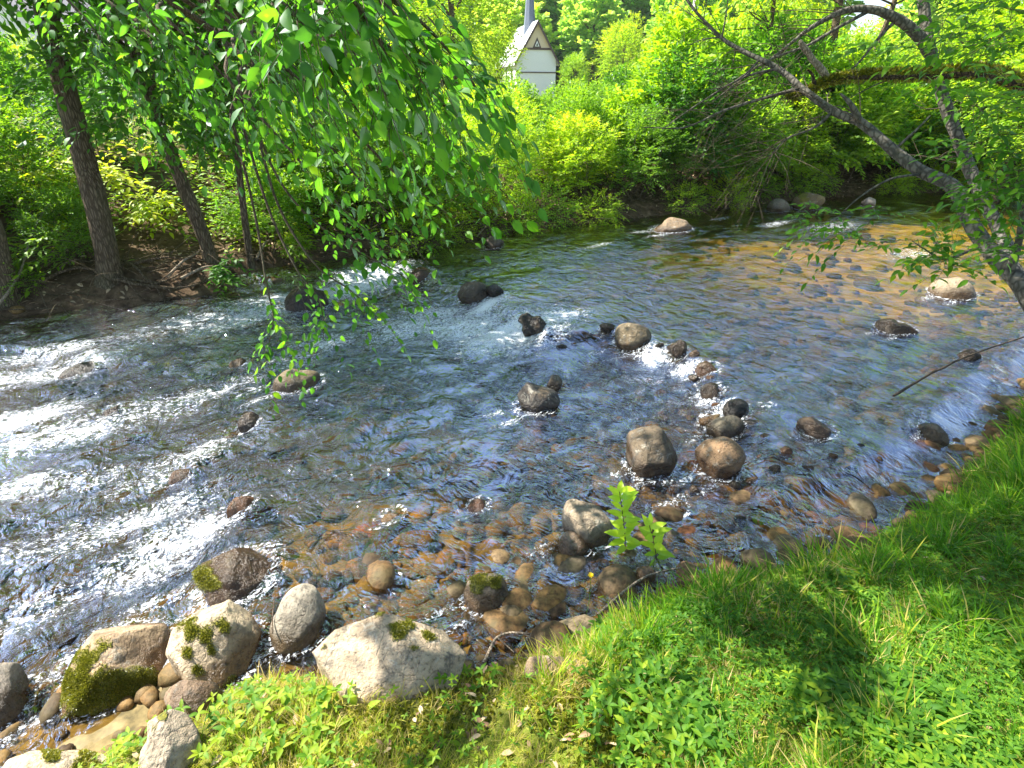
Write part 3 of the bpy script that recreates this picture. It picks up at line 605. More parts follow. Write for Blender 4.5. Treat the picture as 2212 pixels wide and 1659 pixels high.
LEDGE = [(1215, 748), (1240, 742), (1262, 728), (1425, 745), (1500, 762), (1535, 812), (1500, 815), (1575, 852), (1545, 872), (1625, 912), (1650, 940), (1640, 985), (1672, 1010), (1625, 1035), (1700, 970), (1590, 1045), (1500, 1055), (1560, 1075), (1690, 1060), (1745, 1010), (1800, 985), (1840, 1010), (1420, 1150), (1530, 1130), (1600, 1120), (1650, 1105), (1720, 1095), (1860, 960), (1900, 990), (1770, 1050)]
for i, (X, Y) in enumerate(LEDGE):
    w_ = rnd.uniform(9, 20); h_ = w_ * rnd.uniform(.35, .6)
    rock(ell(X, Y, w_, h_, rnd.uniform(-25, 25), 10, i, .22), f"low wet {['dark', 'brown', 'rusty'][i % 3]} stone just breaking the surface, {['first','second','third','fourth','fifth','sixth','seventh','eighth','ninth','tenth'][i // 3]} {['dark', 'brown', 'rusty'][i % 3]} one down the stony ridge", [(.10, .09, .07), (.26, .18, .10), (.34, .19, .09)][i % 3], .8, .66, 5, .07, seed=200 + i, lvl=3, sink=h_ / FV * 4 * .35, wetz=.12, group='low wet stones along the ridge of the riffle', name='river_stone')
# cobbles covering the bed and the wet margin: nobody could count them
def cobbles():
    mb = MB(); V0, F0 = ico(2); n = 13000
    x = rng.uniform(-7, 10, n * 6); y = rng.uniform(.2, 14, n * 6)
    dn = sd_near(x, y); df = sd_far(x, y); ok = (dn < np.where(x < -.5, -.02, .13)) & (df < .3)
    pr = (.10 + np.exp(-(-dn) / 1.1) * 1.9) * (1 / (.5 + np.hypot(x, y) * .35)); ok &= rng.random(len(x)) < pr
    sand_ = sst(2.0, 6, x) * sst(4, 9, y); ok &= rng.random(len(x)) > .75 * sand_; ok &= ~((x < -.9) & (rng.random(len(x)) < .6)); x = x[ok][:n]; y = y[ok][:n]; sand_ = sst(2.0, 6, x) * sst(4, 9, y); dn = sd_near(x, y); z = H(x, y)
    for i in range(len(x)):
        s = rng.lognormal(math.log(.040), .5); s = min(s, .13)
        if x[i] ** 2 + y[i] ** 2 > 30: s *= 1.5
        sc = np.array([s * rng.uniform(.8, 1.35), s * rng.uniform(.7, 1.1), s * rng.uniform(.45, .7)])
        a = rng.uniform(0, 6.28); ca, sa = math.cos(a), math.sin(a)
        V = facets(V0, 6, .62, rng) * sc; V = np.stack([V[:, 0] * ca - V[:, 1] * sa, V[:, 0] * sa + V[:, 1] * ca, V[:, 2]], -1)
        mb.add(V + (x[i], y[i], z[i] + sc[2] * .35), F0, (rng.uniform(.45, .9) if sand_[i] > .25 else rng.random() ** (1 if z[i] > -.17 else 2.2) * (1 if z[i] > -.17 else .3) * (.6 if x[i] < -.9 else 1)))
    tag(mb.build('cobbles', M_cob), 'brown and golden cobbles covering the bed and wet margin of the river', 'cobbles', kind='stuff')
cobbles()

# ------------------------------------------------------------------ grass and ground cover on the near bank
def bank_pts(n, dmin=.08, power=1.0, xr=(-2.2, 7.5), yr=(.1, 7)):
    P = []
    while sum(len(p) for p in P) < n:
        x = rng.uniform(*xr, n * 3); y = rng.uniform(*yr, n * 3); d = sd_near(x, y)
        q = np.hypot(x, y); ok = (d > dmin + (fb2(x, y, 3, 2, 44) - .5) * .25) & (rng.random(len(x)) < np.clip(1.5 / q, 0, 1) ** power)
        ok &= (np.abs(x) < y * 1.6 + .9)
        P.append(np.stack([x[ok], y[ok]], -1))
    return np.concatenate(P)[:n]
def on_big(P):      # keep blades off the half-buried boulder
    X, Y = vxy(np.stack([P[:, 0], P[:, 1], H(P[:, 0], P[:, 1])], -1)); return (((X - 805) / 215) ** 2 + ((Y - 1405) / 92) ** 2 < 1)
def grass():
    n = 240000; P = bank_pts(n); P = P[~on_big(P)]; n = len(P); x, y = P.T; z = H(x, y); d = sd_near(x, y)
    big = fb2(x, y, 1.3, 3, 21); sm = fb2(x, y, 6, 3, 22); left = sst(.55, -.5, x - .25 * y)
    h = .025 + .035 * sm + .03 * sst(.45, .6, big) + .035 * np.exp(-((d - .25) / .3) ** 2) * (x > .1) + .05 * sst(2.6, 4.8, x)
    bare = fb2(x, y, 3.2, 3, 77); kp = rng.random(n) < sst(.36, .50, bare) * .88 + .12; h = h * (.35 + 1.5 * fb2(x, y, 7, 2, 78)) * (1 + .7 * (fb2(x, y, 14, 2, 90) > .62)) * (1 - .45 * left) * rng.uniform(.6, 1.5, n)
    D = rv(n) * .75 + np.array([0, 0, 1.0]); D[:, 2] = np.abs(D[:, 2])
    lay = rng.random(n) < .35; D[lay] = rv(lay.sum()) + np.array([0, 0, .35])
    D[:, :2] += ((fb2(x, y, 2.2, 2, 31) - .5) * 1.2)[:, None]
    tone = np.clip(.12 + .45 * sm + .42 * left + .3 * (big - .5) + rng.normal(0, .14, n), 0, 1)
    straw = rng.random(n) < (.08 + .26 * left + .34 * (fb2(x, y, 1.8, 2, 91) > .58)); tone[straw] = rng.uniform(.78, 1, straw.sum())
    hot = sst(.62, .72, fb2(x, y, 4.5, 2, 79)); tone = np.clip(tone + hot * .25, 0, 1); Nn = rv(n) * .6 + np.array([0, -.3, .6])
    mb = MB(); scatter(mb, BLADE, np.stack([x, y, z - .005], -1)[kp], D[kp], Nn[kp], (h * 1.08)[kp], tone[kp])
    # longer arching blades at the water's edge
    n = 1700; P = bank_pts(n * 4, .0); P = P[fb2(P[:, 0], P[:, 1], 3.5, 2, 97) > .5]; P = P[~on_big(P)]; d = sd_near(P[:, 0], P[:, 1])
    wt = np.exp(-((d - .25) / .25) ** 2) * sst(-.1, .8, P[:, 0]) + .05 + .5 * sst(2.4, 4, P[:, 0]); P = P[rng.random(len(P)) < wt][:n]; n = len(P); x, y = P.T
    D = rv(n) * .5 + np.array([-.05, .15, 1.0])
    scatter(mb, BLADE5, np.stack([x, y, H(x, y) - .01], -1), D, rv(n) * .5 + np.array([0, 0, .4]), rng.uniform(.05, .14, n), rng.uniform(.15, .72, n))
    tag(mb.build('grass', M_grass), 'short uneven green and straw-yellow grass covering the near bank', 'grass', kind='stuff')
    # creeping weeds
    n = 24000; P = bank_pts(n * 4, .08); big = fb2(P[:, 0], P[:, 1], 1.1, 3, 61); P = P[(rng.random(len(P)) < sst(.34, .54, big + .06 * sst(.2, 1.2, P[:, 0]))) & ~on_big(P)][:n]; P = P[rng.random(len(P)) < .30 + .70 * sst(-.1, 1.0, P[:, 0] - .15 * P[:, 1])]; n = len(P)
    mb = MB(); x, y = P.T; z = H(x, y)
    k = 4
    x = np.repeat(x, k); y = np.repeat(y, k); z = np.repeat(z, k); m_ = len(x)
    hh = np.repeat(rng.uniform(.02, .085, n), k); a = np.tile(np.arange(k) / k * 2 * math.pi, n) + np.repeat(rng.uniform(0, 6, n), k) + rng.normal(0, .3, m_)
    D = np.stack([np.cos(a), np.sin(a), rng.uniform(.0, .8, m_)], -1)
    scatter(mb, LEAFN, np.stack([x, y, z + hh], -1), D, UP + rv(m_) * .3, np.repeat(rng.uniform(.010, .024, n) + .022 * sst(.45, .65, fb2(P[:, 0], P[:, 1], 2.4, 2, 99)), k) * rng.uniform(.8, 1.2, m_), np.clip(rng.normal(.25, .22, m_) + .5 * (np.repeat(fb2(P[:, 0], P[:, 1], 3, 2, 98), k) - .3) + .3 * sst(.5, -.5, x), 0, 1))
    tag(mb.build('creeping_weeds', M_weed), 'low creeping broad-leaved weeds mixed through the grass', 'ground cover', kind='stuff')
grass()
def moss_mat_low():   # yellow moss carpet on the sunny left part of the bank
    n = 60000; P = bank_pts(n, .03, 1.0, (-2.2, 1.6), (.1, 2.6)); x, y = P.T
    wt = sst(.9, -.2, x - .2 * y) * sst(.35, .55, fb2(x, y, 2.6, 3, 71)); P = P[(rng.random(n) < wt * 1.2) & ~on_big(P)]; n = len(P); x, y = P.T
    mb = MB(); scatter(mb, LEAFS, np.stack([x, y, H(x, y)], -1), rv(n) + UP * 1.1, rv(n), rng.uniform(.012, .03, n), np.clip(fb2(x, y, 9, 2, 5) + rng.normal(.1, .2, n), 0, 1))
    tag(mb.build('ground_moss', M_mossl), 'yellow-green moss carpet between the boulders and the grass', 'moss', kind='stuff')
moss_mat_low()

def rosette(X, Y, label, n=9, L=.10, wd=LEAFN, up=.5, tone=.5, group=None, m=None, name='weed', cat='plant'):
    p = ground(X, Y); t_ = thing(name, label, cat, p, group); mb = MB()
    a = np.arange(n) * 2.4 + rnd.random() * 6; D = np.stack([np.cos(a), np.sin(a), np.linspace(up * .3, up * 1.8, n)], -1)
    P = np.zeros((n, 3)) + D * .01
    for i in range(n): tube(mb, [P[i], P[i] + nrm(D[i]) * L * .3], .0015, .001, 3, t=tone)
    scatter(mb, wd, P + nrm(D) * L * .25, D, UP + rv(n) * .25, L * rng.uniform(.75, 1.2, n), np.clip(tone + rng.normal(0, .12, n), 0, 1))
    mb.build('leaves', m or M_weed, t_); return t_
for i, (X, Y, n, L, lb) in enumerate([
 (1790, 1400, 12, .12, 'broad dock plant with upright leaves in the middle of the shaded grass'), (2060, 1545, 9, .15, 'large dandelion rosette near the bottom right corner'),
 (1700, 1480, 14, .10, 'leafy weed clump left of the dock plants in shaded grass'), (1890, 1450, 8, .14, 'dock plant with toothed leaves right of the upright one'),
 (1560, 1170, 7, .10, 'rounded green weed at the water edge left of the tall blades'), (1640, 1145, 7, .13, 'tall two-leaved weed at the water edge'),
 (970, 1430, 4, .11, 'single glowing heart-shaped leaf plant by the largest boulder'), (1340, 1310, 8, .14, 'big bright leaf plant beside the yellow flower'),
 (655, 1560, 4, .10, 'small dark green leaf plant in the sunny moss left of centre'), (505, 1470, 5, .06, 'tiny pale rosette under the moss-spotted boulder'),
 (350, 1640, 6, .07, 'pale green rosette against the rough cream stone'), (2120, 1250, 6, .06, 'pale broad leaf weed in the sunny strip on the right'),
 (1560, 1580, 14, .09, 'low leafy clump at the bottom centre-right'), (2150, 880, 8, .12, 'leafy weed overhanging the water at the right edge'),
 (1010, 1620, 7, .08, 'clump of lance leaves in the bottom middle'), (780, 1545, 4, .12, 'long narrow leaf tuft in sunlight'), (1960, 1200, 7, .09, 'small broad-leaved weed on the grassy shoulder')]):
    rosette(X, Y, lb, n, L * .72, LEAFN, .5 + .5 * (i % 3 == 0), .35 + .4 * (X < 1400))
def stem_plant(X, Y, top, n, L, label, name='leafy_sprig', m=None, jitter=.25):
    p = ground(X, Y); t_ = thing(name, label, 'plant', p); d = ray(*top); k = (p[1] - CAM[1]) / d[1]; tp = CAM + d * k - p
    P = catmull([[0, 0, -.03], tp * .4 + np.array([.012, 0, 0]), tp], 8); mb = MB(); tube(mb, P, .004, .0018, 6); mb.build('stem', M_twig, t_)
    mb = MB(); q = np.linspace(.30, 1, n); Q = np.stack([np.interp(q * (len(P) - 1), np.arange(len(P)), P[:, c]) for c in range(3)], -1)
    a = np.arange(n) * 1.9 + .4; D = np.stack([np.cos(a), np.sin(a) * .8, np.linspace(.1, .9, n)], -1)
    scatter(mb, LEAFN, Q, D, UP * .9 + rv(n) * .3 + np.array([0, -.5, 0]), L * rng.uniform(.7, 1.15, n), rng.random(n)); mb.build('leaves', m or M_sprig, t_)
stem_plant(1350, 1215, (1338, 1062), 30, .10, 'taller bright yellow-green leafy sprig rising in front of the shallows')
stem_plant(1418, 1235, (1403, 1135), 18, .10, 'shorter bright green sprig with a star of leaves beside the taller one')
def flower(X, Y, top):
    p = ground(X, Y); t_ = thing('flower', 'single yellow wildflower on a thin stem at the water edge', 'flower', p); d = ray(*top); tp = CAM + d * ((p[1] + .02) / d[1]) - p
    mb = MB(); tube(mb, catmull([[0, 0, 0], tp * .5 + np.array([.01, 0, 0]), tp], 6), .0018, .0012, 5); mb.build('stem', M_weed, t_)
    mb = MB(); n = 22; a = np.arange(n) * 2.399; scatter(mb, LEAFN, np.repeat([tp], n, 0), np.stack([np.cos(a), np.sin(a) * .9 - .1, np.linspace(.1, 1.4, n)], -1), np.repeat([UP], n, 0), .016, .5); mb.build('petals', M_petal, t_)
flower(1262, 1345, (1276, 1243))

def stick(pts, r, label, m=M_dead, group=None, name='stick', sides=7, cat='stick', forks=()):
    P = np.array([ground(X, Y, True) + UP * (.02 + z) if z is not None else None for X, Y, z in pts]); b = P[0].copy()
    mb = MB(); Q = catmull(P - b, 6); Q += (fbm(Q * 9 + r * 100, 2, 4) - .5)[:, None] * np.array([1, 1, .3]) * r * 2.5
    tube(mb, Q, r, r * .45, sides, .15)
    for f in forks:
        P2 = np.array([ground(X, Y, True) + UP * (.02 + z) for X, Y, z in f]) - b; tube(mb, catmull(P2, 5), r * .55, r * .2, 5, .1)
    return tag(mb.build(name, m, off=None), label, cat, group) if False else tag(_place(mb.build(name, m), b), label, cat, group)
def _place(o, b): o.location = b; return o
stick([(1045, 1440, .0), (1075, 1392, .03), (1130, 1385, .03), (1195, 1388, .01)], .009, 'bent grey stick lying across the litter by the square stone', forks=[[(1075, 1392, .03), (1110, 1415, .0)]])
stick([(1290, 1335, .0), (1350, 1290, .03), (1400, 1262, .05), (1470, 1240, .03)], .009, 'brown stick lying behind the big bright leaf plant')
stick([(400, 1478, .01), (430, 1490, .05), (455, 1505, .05), (490, 1530, .02)], .006, 'reddish twig in the gap below the moss-spotted boulder', M_twig)
stick([(570, 1650, .02), (590, 1600, .03), (612, 1560, .02)], .004, 'thin straw-coloured twig on the sunny moss')
stick([(1928, 862, .01), (2000, 835, .10), (2090, 815, .22), (2200, 800, .35)], .012, 'long thin branch dipping into the water at the right', M_twig)
stick([(597, 1400, .08), (600, 1350, .1), (603, 1305, .09)], .004, 'thin brown twig leaning on the upright grey stone', M_twig)
def litter():
    n = 900; P = bank_pts(n * 2, .0, 1, (-2, 3.4), (.4, 4.5)); P = P[~on_big(P)][:n]; n = len(P); x, y = P.T
    mb = MB(); scatter(mb, LEAFN, np.stack([x, y, H(x, y) + .015], -1), rv(n) * [1, 1, .25], UP + rv(n) * .4, rng.uniform(.02, .05, n), rng.random(n))
    m, t = mat('dead_leaf'); out(t, princ(t, ramp(t, attr(t, 'tone'), [(0, (.09, .05, .03)), (.5, (.25, .15, .08)), (1, (.42, .32, .2))]), .8))
    tag(mb.build('leaf_litter', m), 'brown dead leaves and straw scattered through the grass', 'leaf litter', kind='stuff'); return m
M_litter = litter()

# ------------------------------------------------------------------ shrubs and trees: crowns of leaf sprays
def sprays(mb, C0, D0, L, nl, ls, tone, tpl=LEAFS, droop=.35, flat=.55, twigs=None, tr=.003, spread=1.0):
    """C0 starts, D0 directions of twigs (n,3); leaves alternate along each twig"""
    n = len(C0); D0 = nrm(D0); L = np.broadcast_to(L, (n,)); side = nrm(np.cross(D0, UP) + 1e-3)
    q = (np.arange(nl) + .6) / nl
    s = np.where(np.arange(nl) % 2 == 0, 1.0, -1.0)
    P = C0[:, None, :] + D0[:, None, :] * (L[:, None] * q)[..., None] - UP * (droop * L[:, None] * q ** 2)[..., None]
    D = D0[:, None, :] * .7 + side[:, None, :] * (s * spread)[None, :, None] - UP * (droop * q)[None, :, None] + rng.normal(0, .28, (n, nl, 3))
    D[:, -1, :] = D0 - UP * droop
    Nn = UP * 1.0 + rng.normal(0, flat, (n, nl, 3))
    tn = np.clip(np.repeat(np.broadcast_to(tone, (n,)), nl) + rng.normal(0, .13, n * nl), 0, 1)
    scatter(mb, tpl, P.reshape(-1, 3), D.reshape(-1, 3), Nn.reshape(-1, 3), ls * rng.uniform(.55, 1.25, n * nl), tn)
    if twigs is not None:
        for i in range(n):
            tube(twigs, [C0[i], C0[i] + D0[i] * L[i] * .5 - UP * droop * L[i] * .25, C0[i] + D0[i] * L[i] - UP * droop * L[i]], tr, tr * .4, 3)
def ball(n, r, inner=.45, seed=0, cl=1.3, z0=-.9):
    """points in an uneven ellipsoid, clumped, more to the outside"""
    out_ = []
    while sum(map(len, out_)) < n:
        v = nrm(rng.normal(size=(n * 2, 3))); q = rng.uniform(inner ** 3, 1, n * 2) ** (1 / 3); p = v * q[:, None]
        lump = .78 + .5 * vn(v * 1.7 + seed * 7.7, seed); p = p * lump[:, None]
        ok = (vn(p * cl * 2.2 + seed * 3.3, seed + 1) > .40) & (p[:, 2] > z0); out_.append(p[ok])
    return np.concatenate(out_)[:n] * np.asarray(r)
def shrub_mesh(seed, r=(1.1, 1.1, 1.25), n=900, nl=9, ls=.10, tone=.5, stems=10, lowfill=True, fm=None, L=.36, narrow=False):
    h = r[2]; c = ball(n, r, .35, seed, 1.3, -.9 if h < .7 else -.55) + np.array([0, 0, h * 1.0]); o = nrm(c - np.array([0, 0, h * .5]))
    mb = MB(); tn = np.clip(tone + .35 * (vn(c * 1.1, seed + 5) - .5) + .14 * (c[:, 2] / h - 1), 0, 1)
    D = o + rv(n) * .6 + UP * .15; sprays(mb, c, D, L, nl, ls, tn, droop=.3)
    st = MB()
    for i in range(stems):
        e = c[rng.integers(n)] * np.array([.9, .9, 1]); b = np.array([rnd.uniform(-.3, .3) * r[0], rnd.uniform(-.3, .3) * r[1], -.15])
        mid = b * .4 + e * .6 * np.array([.7, .7, .8]) + rv(1)[0] * .12
        tube(st, catmull([b, mid, e], 5), rnd.uniform(.010, .022), .004, 4)
    return mb.mesh('foliage', fm or M_far), st.mesh('stems', M_twig)
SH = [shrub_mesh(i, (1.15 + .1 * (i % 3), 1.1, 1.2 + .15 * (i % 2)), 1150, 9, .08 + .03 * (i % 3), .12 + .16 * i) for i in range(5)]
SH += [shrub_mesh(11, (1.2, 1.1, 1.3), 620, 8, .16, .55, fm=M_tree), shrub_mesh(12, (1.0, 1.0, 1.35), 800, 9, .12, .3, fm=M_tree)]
SHL = [shrub_mesh(20 + i, (.75, .6, .5), 330, 8, .075, .32 + .16 * i, 14) for i in range(3)]
PEND = []
def cap(X, dist, z, unit):
    yt = np.interp(X, [-300, 0, 700, 950, 1020, 1220, 1330, 1450, 1600, 1720, 1780, 1990, 2070, 2200, 2500], [110, 110, 130, 180, 172, 178, 150, 90, 10, 50, 85, 85, 10, -90, -120])
    return (CAMZ + (204 - yt) / FV * dist - z) / unit
def put(name, pair, parts, loc, rz, sc, label, cat, group, tilt=(0, 0)):
    t_ = thing(name, 'x', cat, loc, group); PEND.append((t_, label)); t_.rotation_euler = (tilt[0], tilt[1], rz); t_.scale = sc if not np.isscalar(sc) else (sc, sc, sc)
    for me, pn in zip(pair, parts): link(pn, me, t_)
    return t_
def where(p, pre):
    X = float(vxy(np.asarray(p) + UP * .8)[0])
    return X
k = 0
row_names = {0: 'low over the far waterline', 1: 'fronting the far bank', 2: 'second row of far bank', 3: 'deep in far thicket', 4: 'at back of far thicket', 5: 'beyond the far thicket'}
def bank_shrubs():
    k = 0
    for row, (off, hs, step, low) in enumerate([(.22, .75, .95, True), (.75, .85, 1.25, False), (1.7, 1.0, 1.45, False), (3.0, 1.1, 1.8, False), (4.8, 1.25, 2.3, False), (8, 1.5, 3.2, False)]):
        x = -10.5 - row
        while x < 17 + row * 3:
            xx = x + rnd.uniform(-.25, .25) * step; yy = float(farY(xx)) + off / .86 + rnd.uniform(-.15, .2) * (1 + row * .4)
            X = where((xx, yy, 0), 0)
            x += step * rnd.uniform(.8, 1.15)
            if X < -350 or X > 2550: continue
            s = hs * rnd.uniform(.82, 1.18)
            if X < 700:
                if row == 0 and rnd.random() < .45: continue
                if (row < 2 and 300 < X < 560) or (row == 2 and 330 < X < 470): continue
                s *= (.5 if row < 2 else .66 if row < 4 else .9)
                if row == 1 and rnd.random() < .2: continue
            if 900 < X < 1350 and row > 2: s *= .72
            if row == 0 and rnd.random() < .12: continue
            if row == 0: s *= .8
            z = float(H(xx, yy)) - .05; s = min(s, cap(X, math.hypot(xx, yy), z, 1.1 if low else 2.95) * rnd.uniform(.85, 1.05)); s = max(s, .3)
            side = ['far left', 'left', 'left of centre', 'centre', 'right of centre', 'right', 'far right'][int(np.clip((X + 10) / 2232 * 7, 0, 6))]
            vi = rnd.randrange(3) if low else rnd.randrange(7); pair = SHL[vi] if low else SH[vi]; tn = (['dark green', 'mid-green', 'bright green'] if low else ['dark green', 'mid-green', 'fresh green', 'bright green', 'yellow-green', 'large-leaved', 'deep green'])[vi]
            put('shrub', pair, ('foliage', 'stems'), (xx, yy, z), rnd.uniform(0, 6.28), (s, s, s * rnd.uniform(.9, 1.15)), (tn, 'leafy shrub', row_names[row], X), 'shrub', 'shrubs crowding the far bank'); k += 1
    return k
NS = bank_shrubs()

def limb_tree(name, label, cat, base, branches, bm=M_bark, group=None, sides=12, bumpy=.1, first='trunk'):
    """branches: list of (points, r0, r1); the first is the trunk"""
    t_ = thing(name, label, cat, base, group); b = np.asarray(base)
    for i, (P, r0, r1) in enumerate(branches):
        P = catmull(np.asarray(P, float) - b, 8); w_ = (fbm(P * 2.3 + i * 5.1, 3, i + 40) - .5)[:, None] * rv(1)[0][None] * (r0 * 1.2)
        P = P + w_ * np.linspace(0, 1, len(P))[:, None]
        rad = np.linspace(r0, r1, len(P))
        if i == 0 and first == 'trunk': rad = rad * (1 + .55 * np.exp(-np.arange(len(P)) / 1.6))
        mb = MB(); tube(mb, P, rad, None, sides if r0 > .03 else 6, bumpy, seed=i)
        mb.build('trunk' if i == 0 else 'branch', bm, t_)
    return t_
GAPS = [(hit0(X, Y, .6), ra, rb, an) for X, Y, ra, rb, an in [(1750, 1210, .35, .10, 20), (1950, 1290, .4, .11, -35), (2130, 1400, .4, .12, -40), (1230, 1590, .16, .1, 0), (2080, 1640, .2, .1, 20), (1500, 1380, .12, .08, 0), (1420, 1250, .5, .22, 20), (1640, 1650, .12, .08, 0)]]
def sun_gap(p):                      # True where the crown lets a sun fleck through
    q = p - sunv * ((p[:, 2] - .6) / sunv[2])[:, None]; k = np.zeros(len(p), bool)
    for g, ra, rb, an in GAPS:
        c, s_ = math.cos(R(an)), math.sin(R(an)); dx = q[:, 0] - g[0]; dy = q[:, 1] - g[1]; k |= ((dx * c + dy * s_) / (ra + .22)) ** 2 + ((-dx * s_ + dy * c) / (rb + .22)) ** 2 < 1
    return k
def canopy(t_, centers, n, r, ls, tone, tpl, fm, L=.4, nl=9, droop=.35, name='crown', tw=True, z0=-.9, seed=0, inner=.2):
    mb = MB(); st = MB(); b = np.array(t_.location)
    for i, c in enumerate(centers):
        p = ball(n, r, inner, seed + i, 1.1, z0) + np.asarray(c) - b; p = p[~sun_gap(p + b)]; D = nrm(p - (np.asarray(c) - b)) + rv(len(p)) * .6 - UP * .1
        sprays(mb, p, D, L, nl, ls, np.clip(tone + .3 * (vn(p * .9, seed) - .5), 0, 1), tpl, droop, twigs=st if tw else None)
    mb.build(name, fm, t_)
    if tw: st.build('twigs', M_twig, t_)

# far-left bank trees: A (thick), B, C (thin)
def vtree(V, dist, dz=0):
    b = ground(V[0][0], V[0][1]); D = (b - CAM) @ FW * 1.0; pts = [b - UP * .1]
    for X, Y, k in V[1:]:
        d = ray(X, Y); pts.append(CAM + d * ((b[1] + k) / d[1]))
    return b, pts
bA, pA = vtree([(235, 600), (225, 520, 0), (205, 430, -.0), (170, 300, .1), (135, 170, .1), (112, 90, .1), (95, 0, .15), (70, -150, .2), (40, -420, .3), (20, -800, .5)], 7)
tA = limb_tree('riverside_tree', 'thickest furrowed grey-brown trunk leaning left on the far bank', 'tree', bA, [(pA, .135, .085), ([pA[5], pA[5] + [.7, -.3, .9], pA[5] + [1.6, -.9, 1.4], pA[5] + [2.6, -1.4, 1.3]], .05, .012), ([pA[6], pA[6] + [-.8, -.3, .8], pA[6] + [-1.8, -.6, 1.2]], .05, .012), ([pA[7], pA[7] + [.9, -.8, 1], pA[7] + [2, -1.6, 1.8]], .06, .015)])
bB, pB = vtree([(455, 560), (440, 510, 0), (400, 410, 0), (360, 310, .0), (325, 215, .05), (290, 120, .1), (262, 20, .1), (225, -150, .2), (190, -400, .4)], 7)
tB = limb_tree('riverside_tree', 'medium dark trunk leaning left, middle of the three on the far bank', 'tree', bB, [(pB, .095, .055), ([pB[4], pB[4] + [.4, -.2, .5], pB[4] + [1.2, -.7, .9], pB[4] + [2.0, -1.1, .7]], .035, .008), ([pB[5], pB[5] + [-.5, -.2, .6], pB[5] + [-1.3, -.5, .9]], .03, .008)])
bC, pC = vtree([(540, 570), (532, 500, 0), (522, 420, 0), (510, 320, .0), (495, 220, .0), (478, 120, .05), (455, 20, .1), (430, -160, .2)], 7)
tC = limb_tree('riverside_tree', 'thin knobbly trunk standing right of the two thicker far bank trunks', 'tree', bC, [(pC, .05, .03), ([pC[4], pC[4] + [.4, -.1, .4], pC[4] + [1.0, -.4, .5]], .02, .006)])
canopy(tA, [pA[6] + [-1.0, -.2, .6], pA[6] + [.6, -.3, .8], pA[7] + [-.5, 0, .6], pA[7] + [1.2, -.5, 1.0]], 300, (1.3, 1.2, .75), .105, .35, LEAF, M_tree, seed=3, nl=7)
canopy(tB, [pB[4] + [.1, -.3, .25], pB[5] + [.5, -.4, .5], pB[6] + [.4, -.2, .7], pB[6] + [1.4, -.6, .9]], 230, (.95, .9, .65), .105, .35, LEAF, M_tree, seed=13, nl=7)
canopy(tC, [pC[4] + [.2, -.1, .1], pC[5] + [.5, -.2, .3], pC[6] + [.8, -.2, .5]], 200, (.85, .8, .55), .10, .4, LEAF, M_tree, seed=23, nl=7)
b0, p0 = vtree([(10, 640), (0, 560, 0), (-20, 480, 0), (-90, 330, .2), (-150, 100, .3)], 6)
t0 = limb_tree('leaning_stump', 'dark mossy trunk in deep shade at the left picture edge', 'tree', b0, [(p0, .12, .07)], M_bark)
stick([(-20, 700, .05), (60, 640, .25), (115, 580, .55), (150, 560, .7)], .018, 'pale bare pole slanting out of the far left bank')
# roots along the far bank
def roots():
    spec = [((60, 640), (180, 600), (330, 625), (420, 600)), ((250, 615), (330, 640), (420, 630), (500, 600)), ((370, 610), (400, 585), (430, 560), (455, 545)), ((400, 612), (450, 598), (510, 590)), ((300, 580), (360, 578), (420, 575)), ((560, 570), (575, 545), (590, 530)), ((240, 560), (300, 600), (350, 650))]
    lab = ['long dark root running along the foot of the left bank', 'curved root under the thickest trunk', 'forked pale root below the medium trunk', 'bright bare root end over the water', 'straight grey root between the two trunks', 'broken pale stub by the thin trunk', 'root snaking down from the thickest trunk']
    for i, s in enumerate(spec):
        stick([(X, Y, .06 + .05 * (j % 2)) for j, (X, Y) in enumerate(s)], .022 if i < 2 else .02, lab[i], M_dead if i in (2, 3, 5) else M_bark, 'exposed roots on the far bank', 'root', cat='root')
roots()
def brush():
    mb = MB()
    for i in range(300):
        X = rnd.uniform(-20, 2000); x0 = float(np.interp(X, [p[0] for p in FARV], [hit0(*p)[0] for p in FARV]))
        y0 = float(farY(x0)) + rnd.uniform(-.05, .9); z0 = float(H(x0, y0)); L = rnd.uniform(.3, 1.1)
        d = np.array([rnd.uniform(-1, 1), rnd.uniform(-.8, .2), rnd.uniform(-.1, .6)]); d = nrm(d) * L
        p = np.array([x0, y0, z0]); tube(mb, catmull([p, p + d * .5 + rv(1)[0] * .08, p + d + rv(1)[0] * .1 - UP * .1], 4), rnd.uniform(.004, .011), .002, 4, t=rnd.random())
    tag(mb.build('brushwood', M_bark), 'tangle of bare twigs and fine roots hanging under the far bank', 'brushwood', kind='stuff')
    n = 3500; x = rng.uniform(-9, 14, n); y = farY(x) + rng.uniform(.05, 2.6, n); mb = MB()
    scatter(mb, LEAFN, np.stack([x, y, H(x, y) + .02], -1), rv(n) * [1, 1, .3], UP + rv(n) * .5, rng.uniform(.04, .1, n), rng.random(n))
    tag(mb.build('leaf_litter', M_litter), 'reddish dead leaves on the slope of the far bank', 'leaf litter', kind='stuff')
brush()
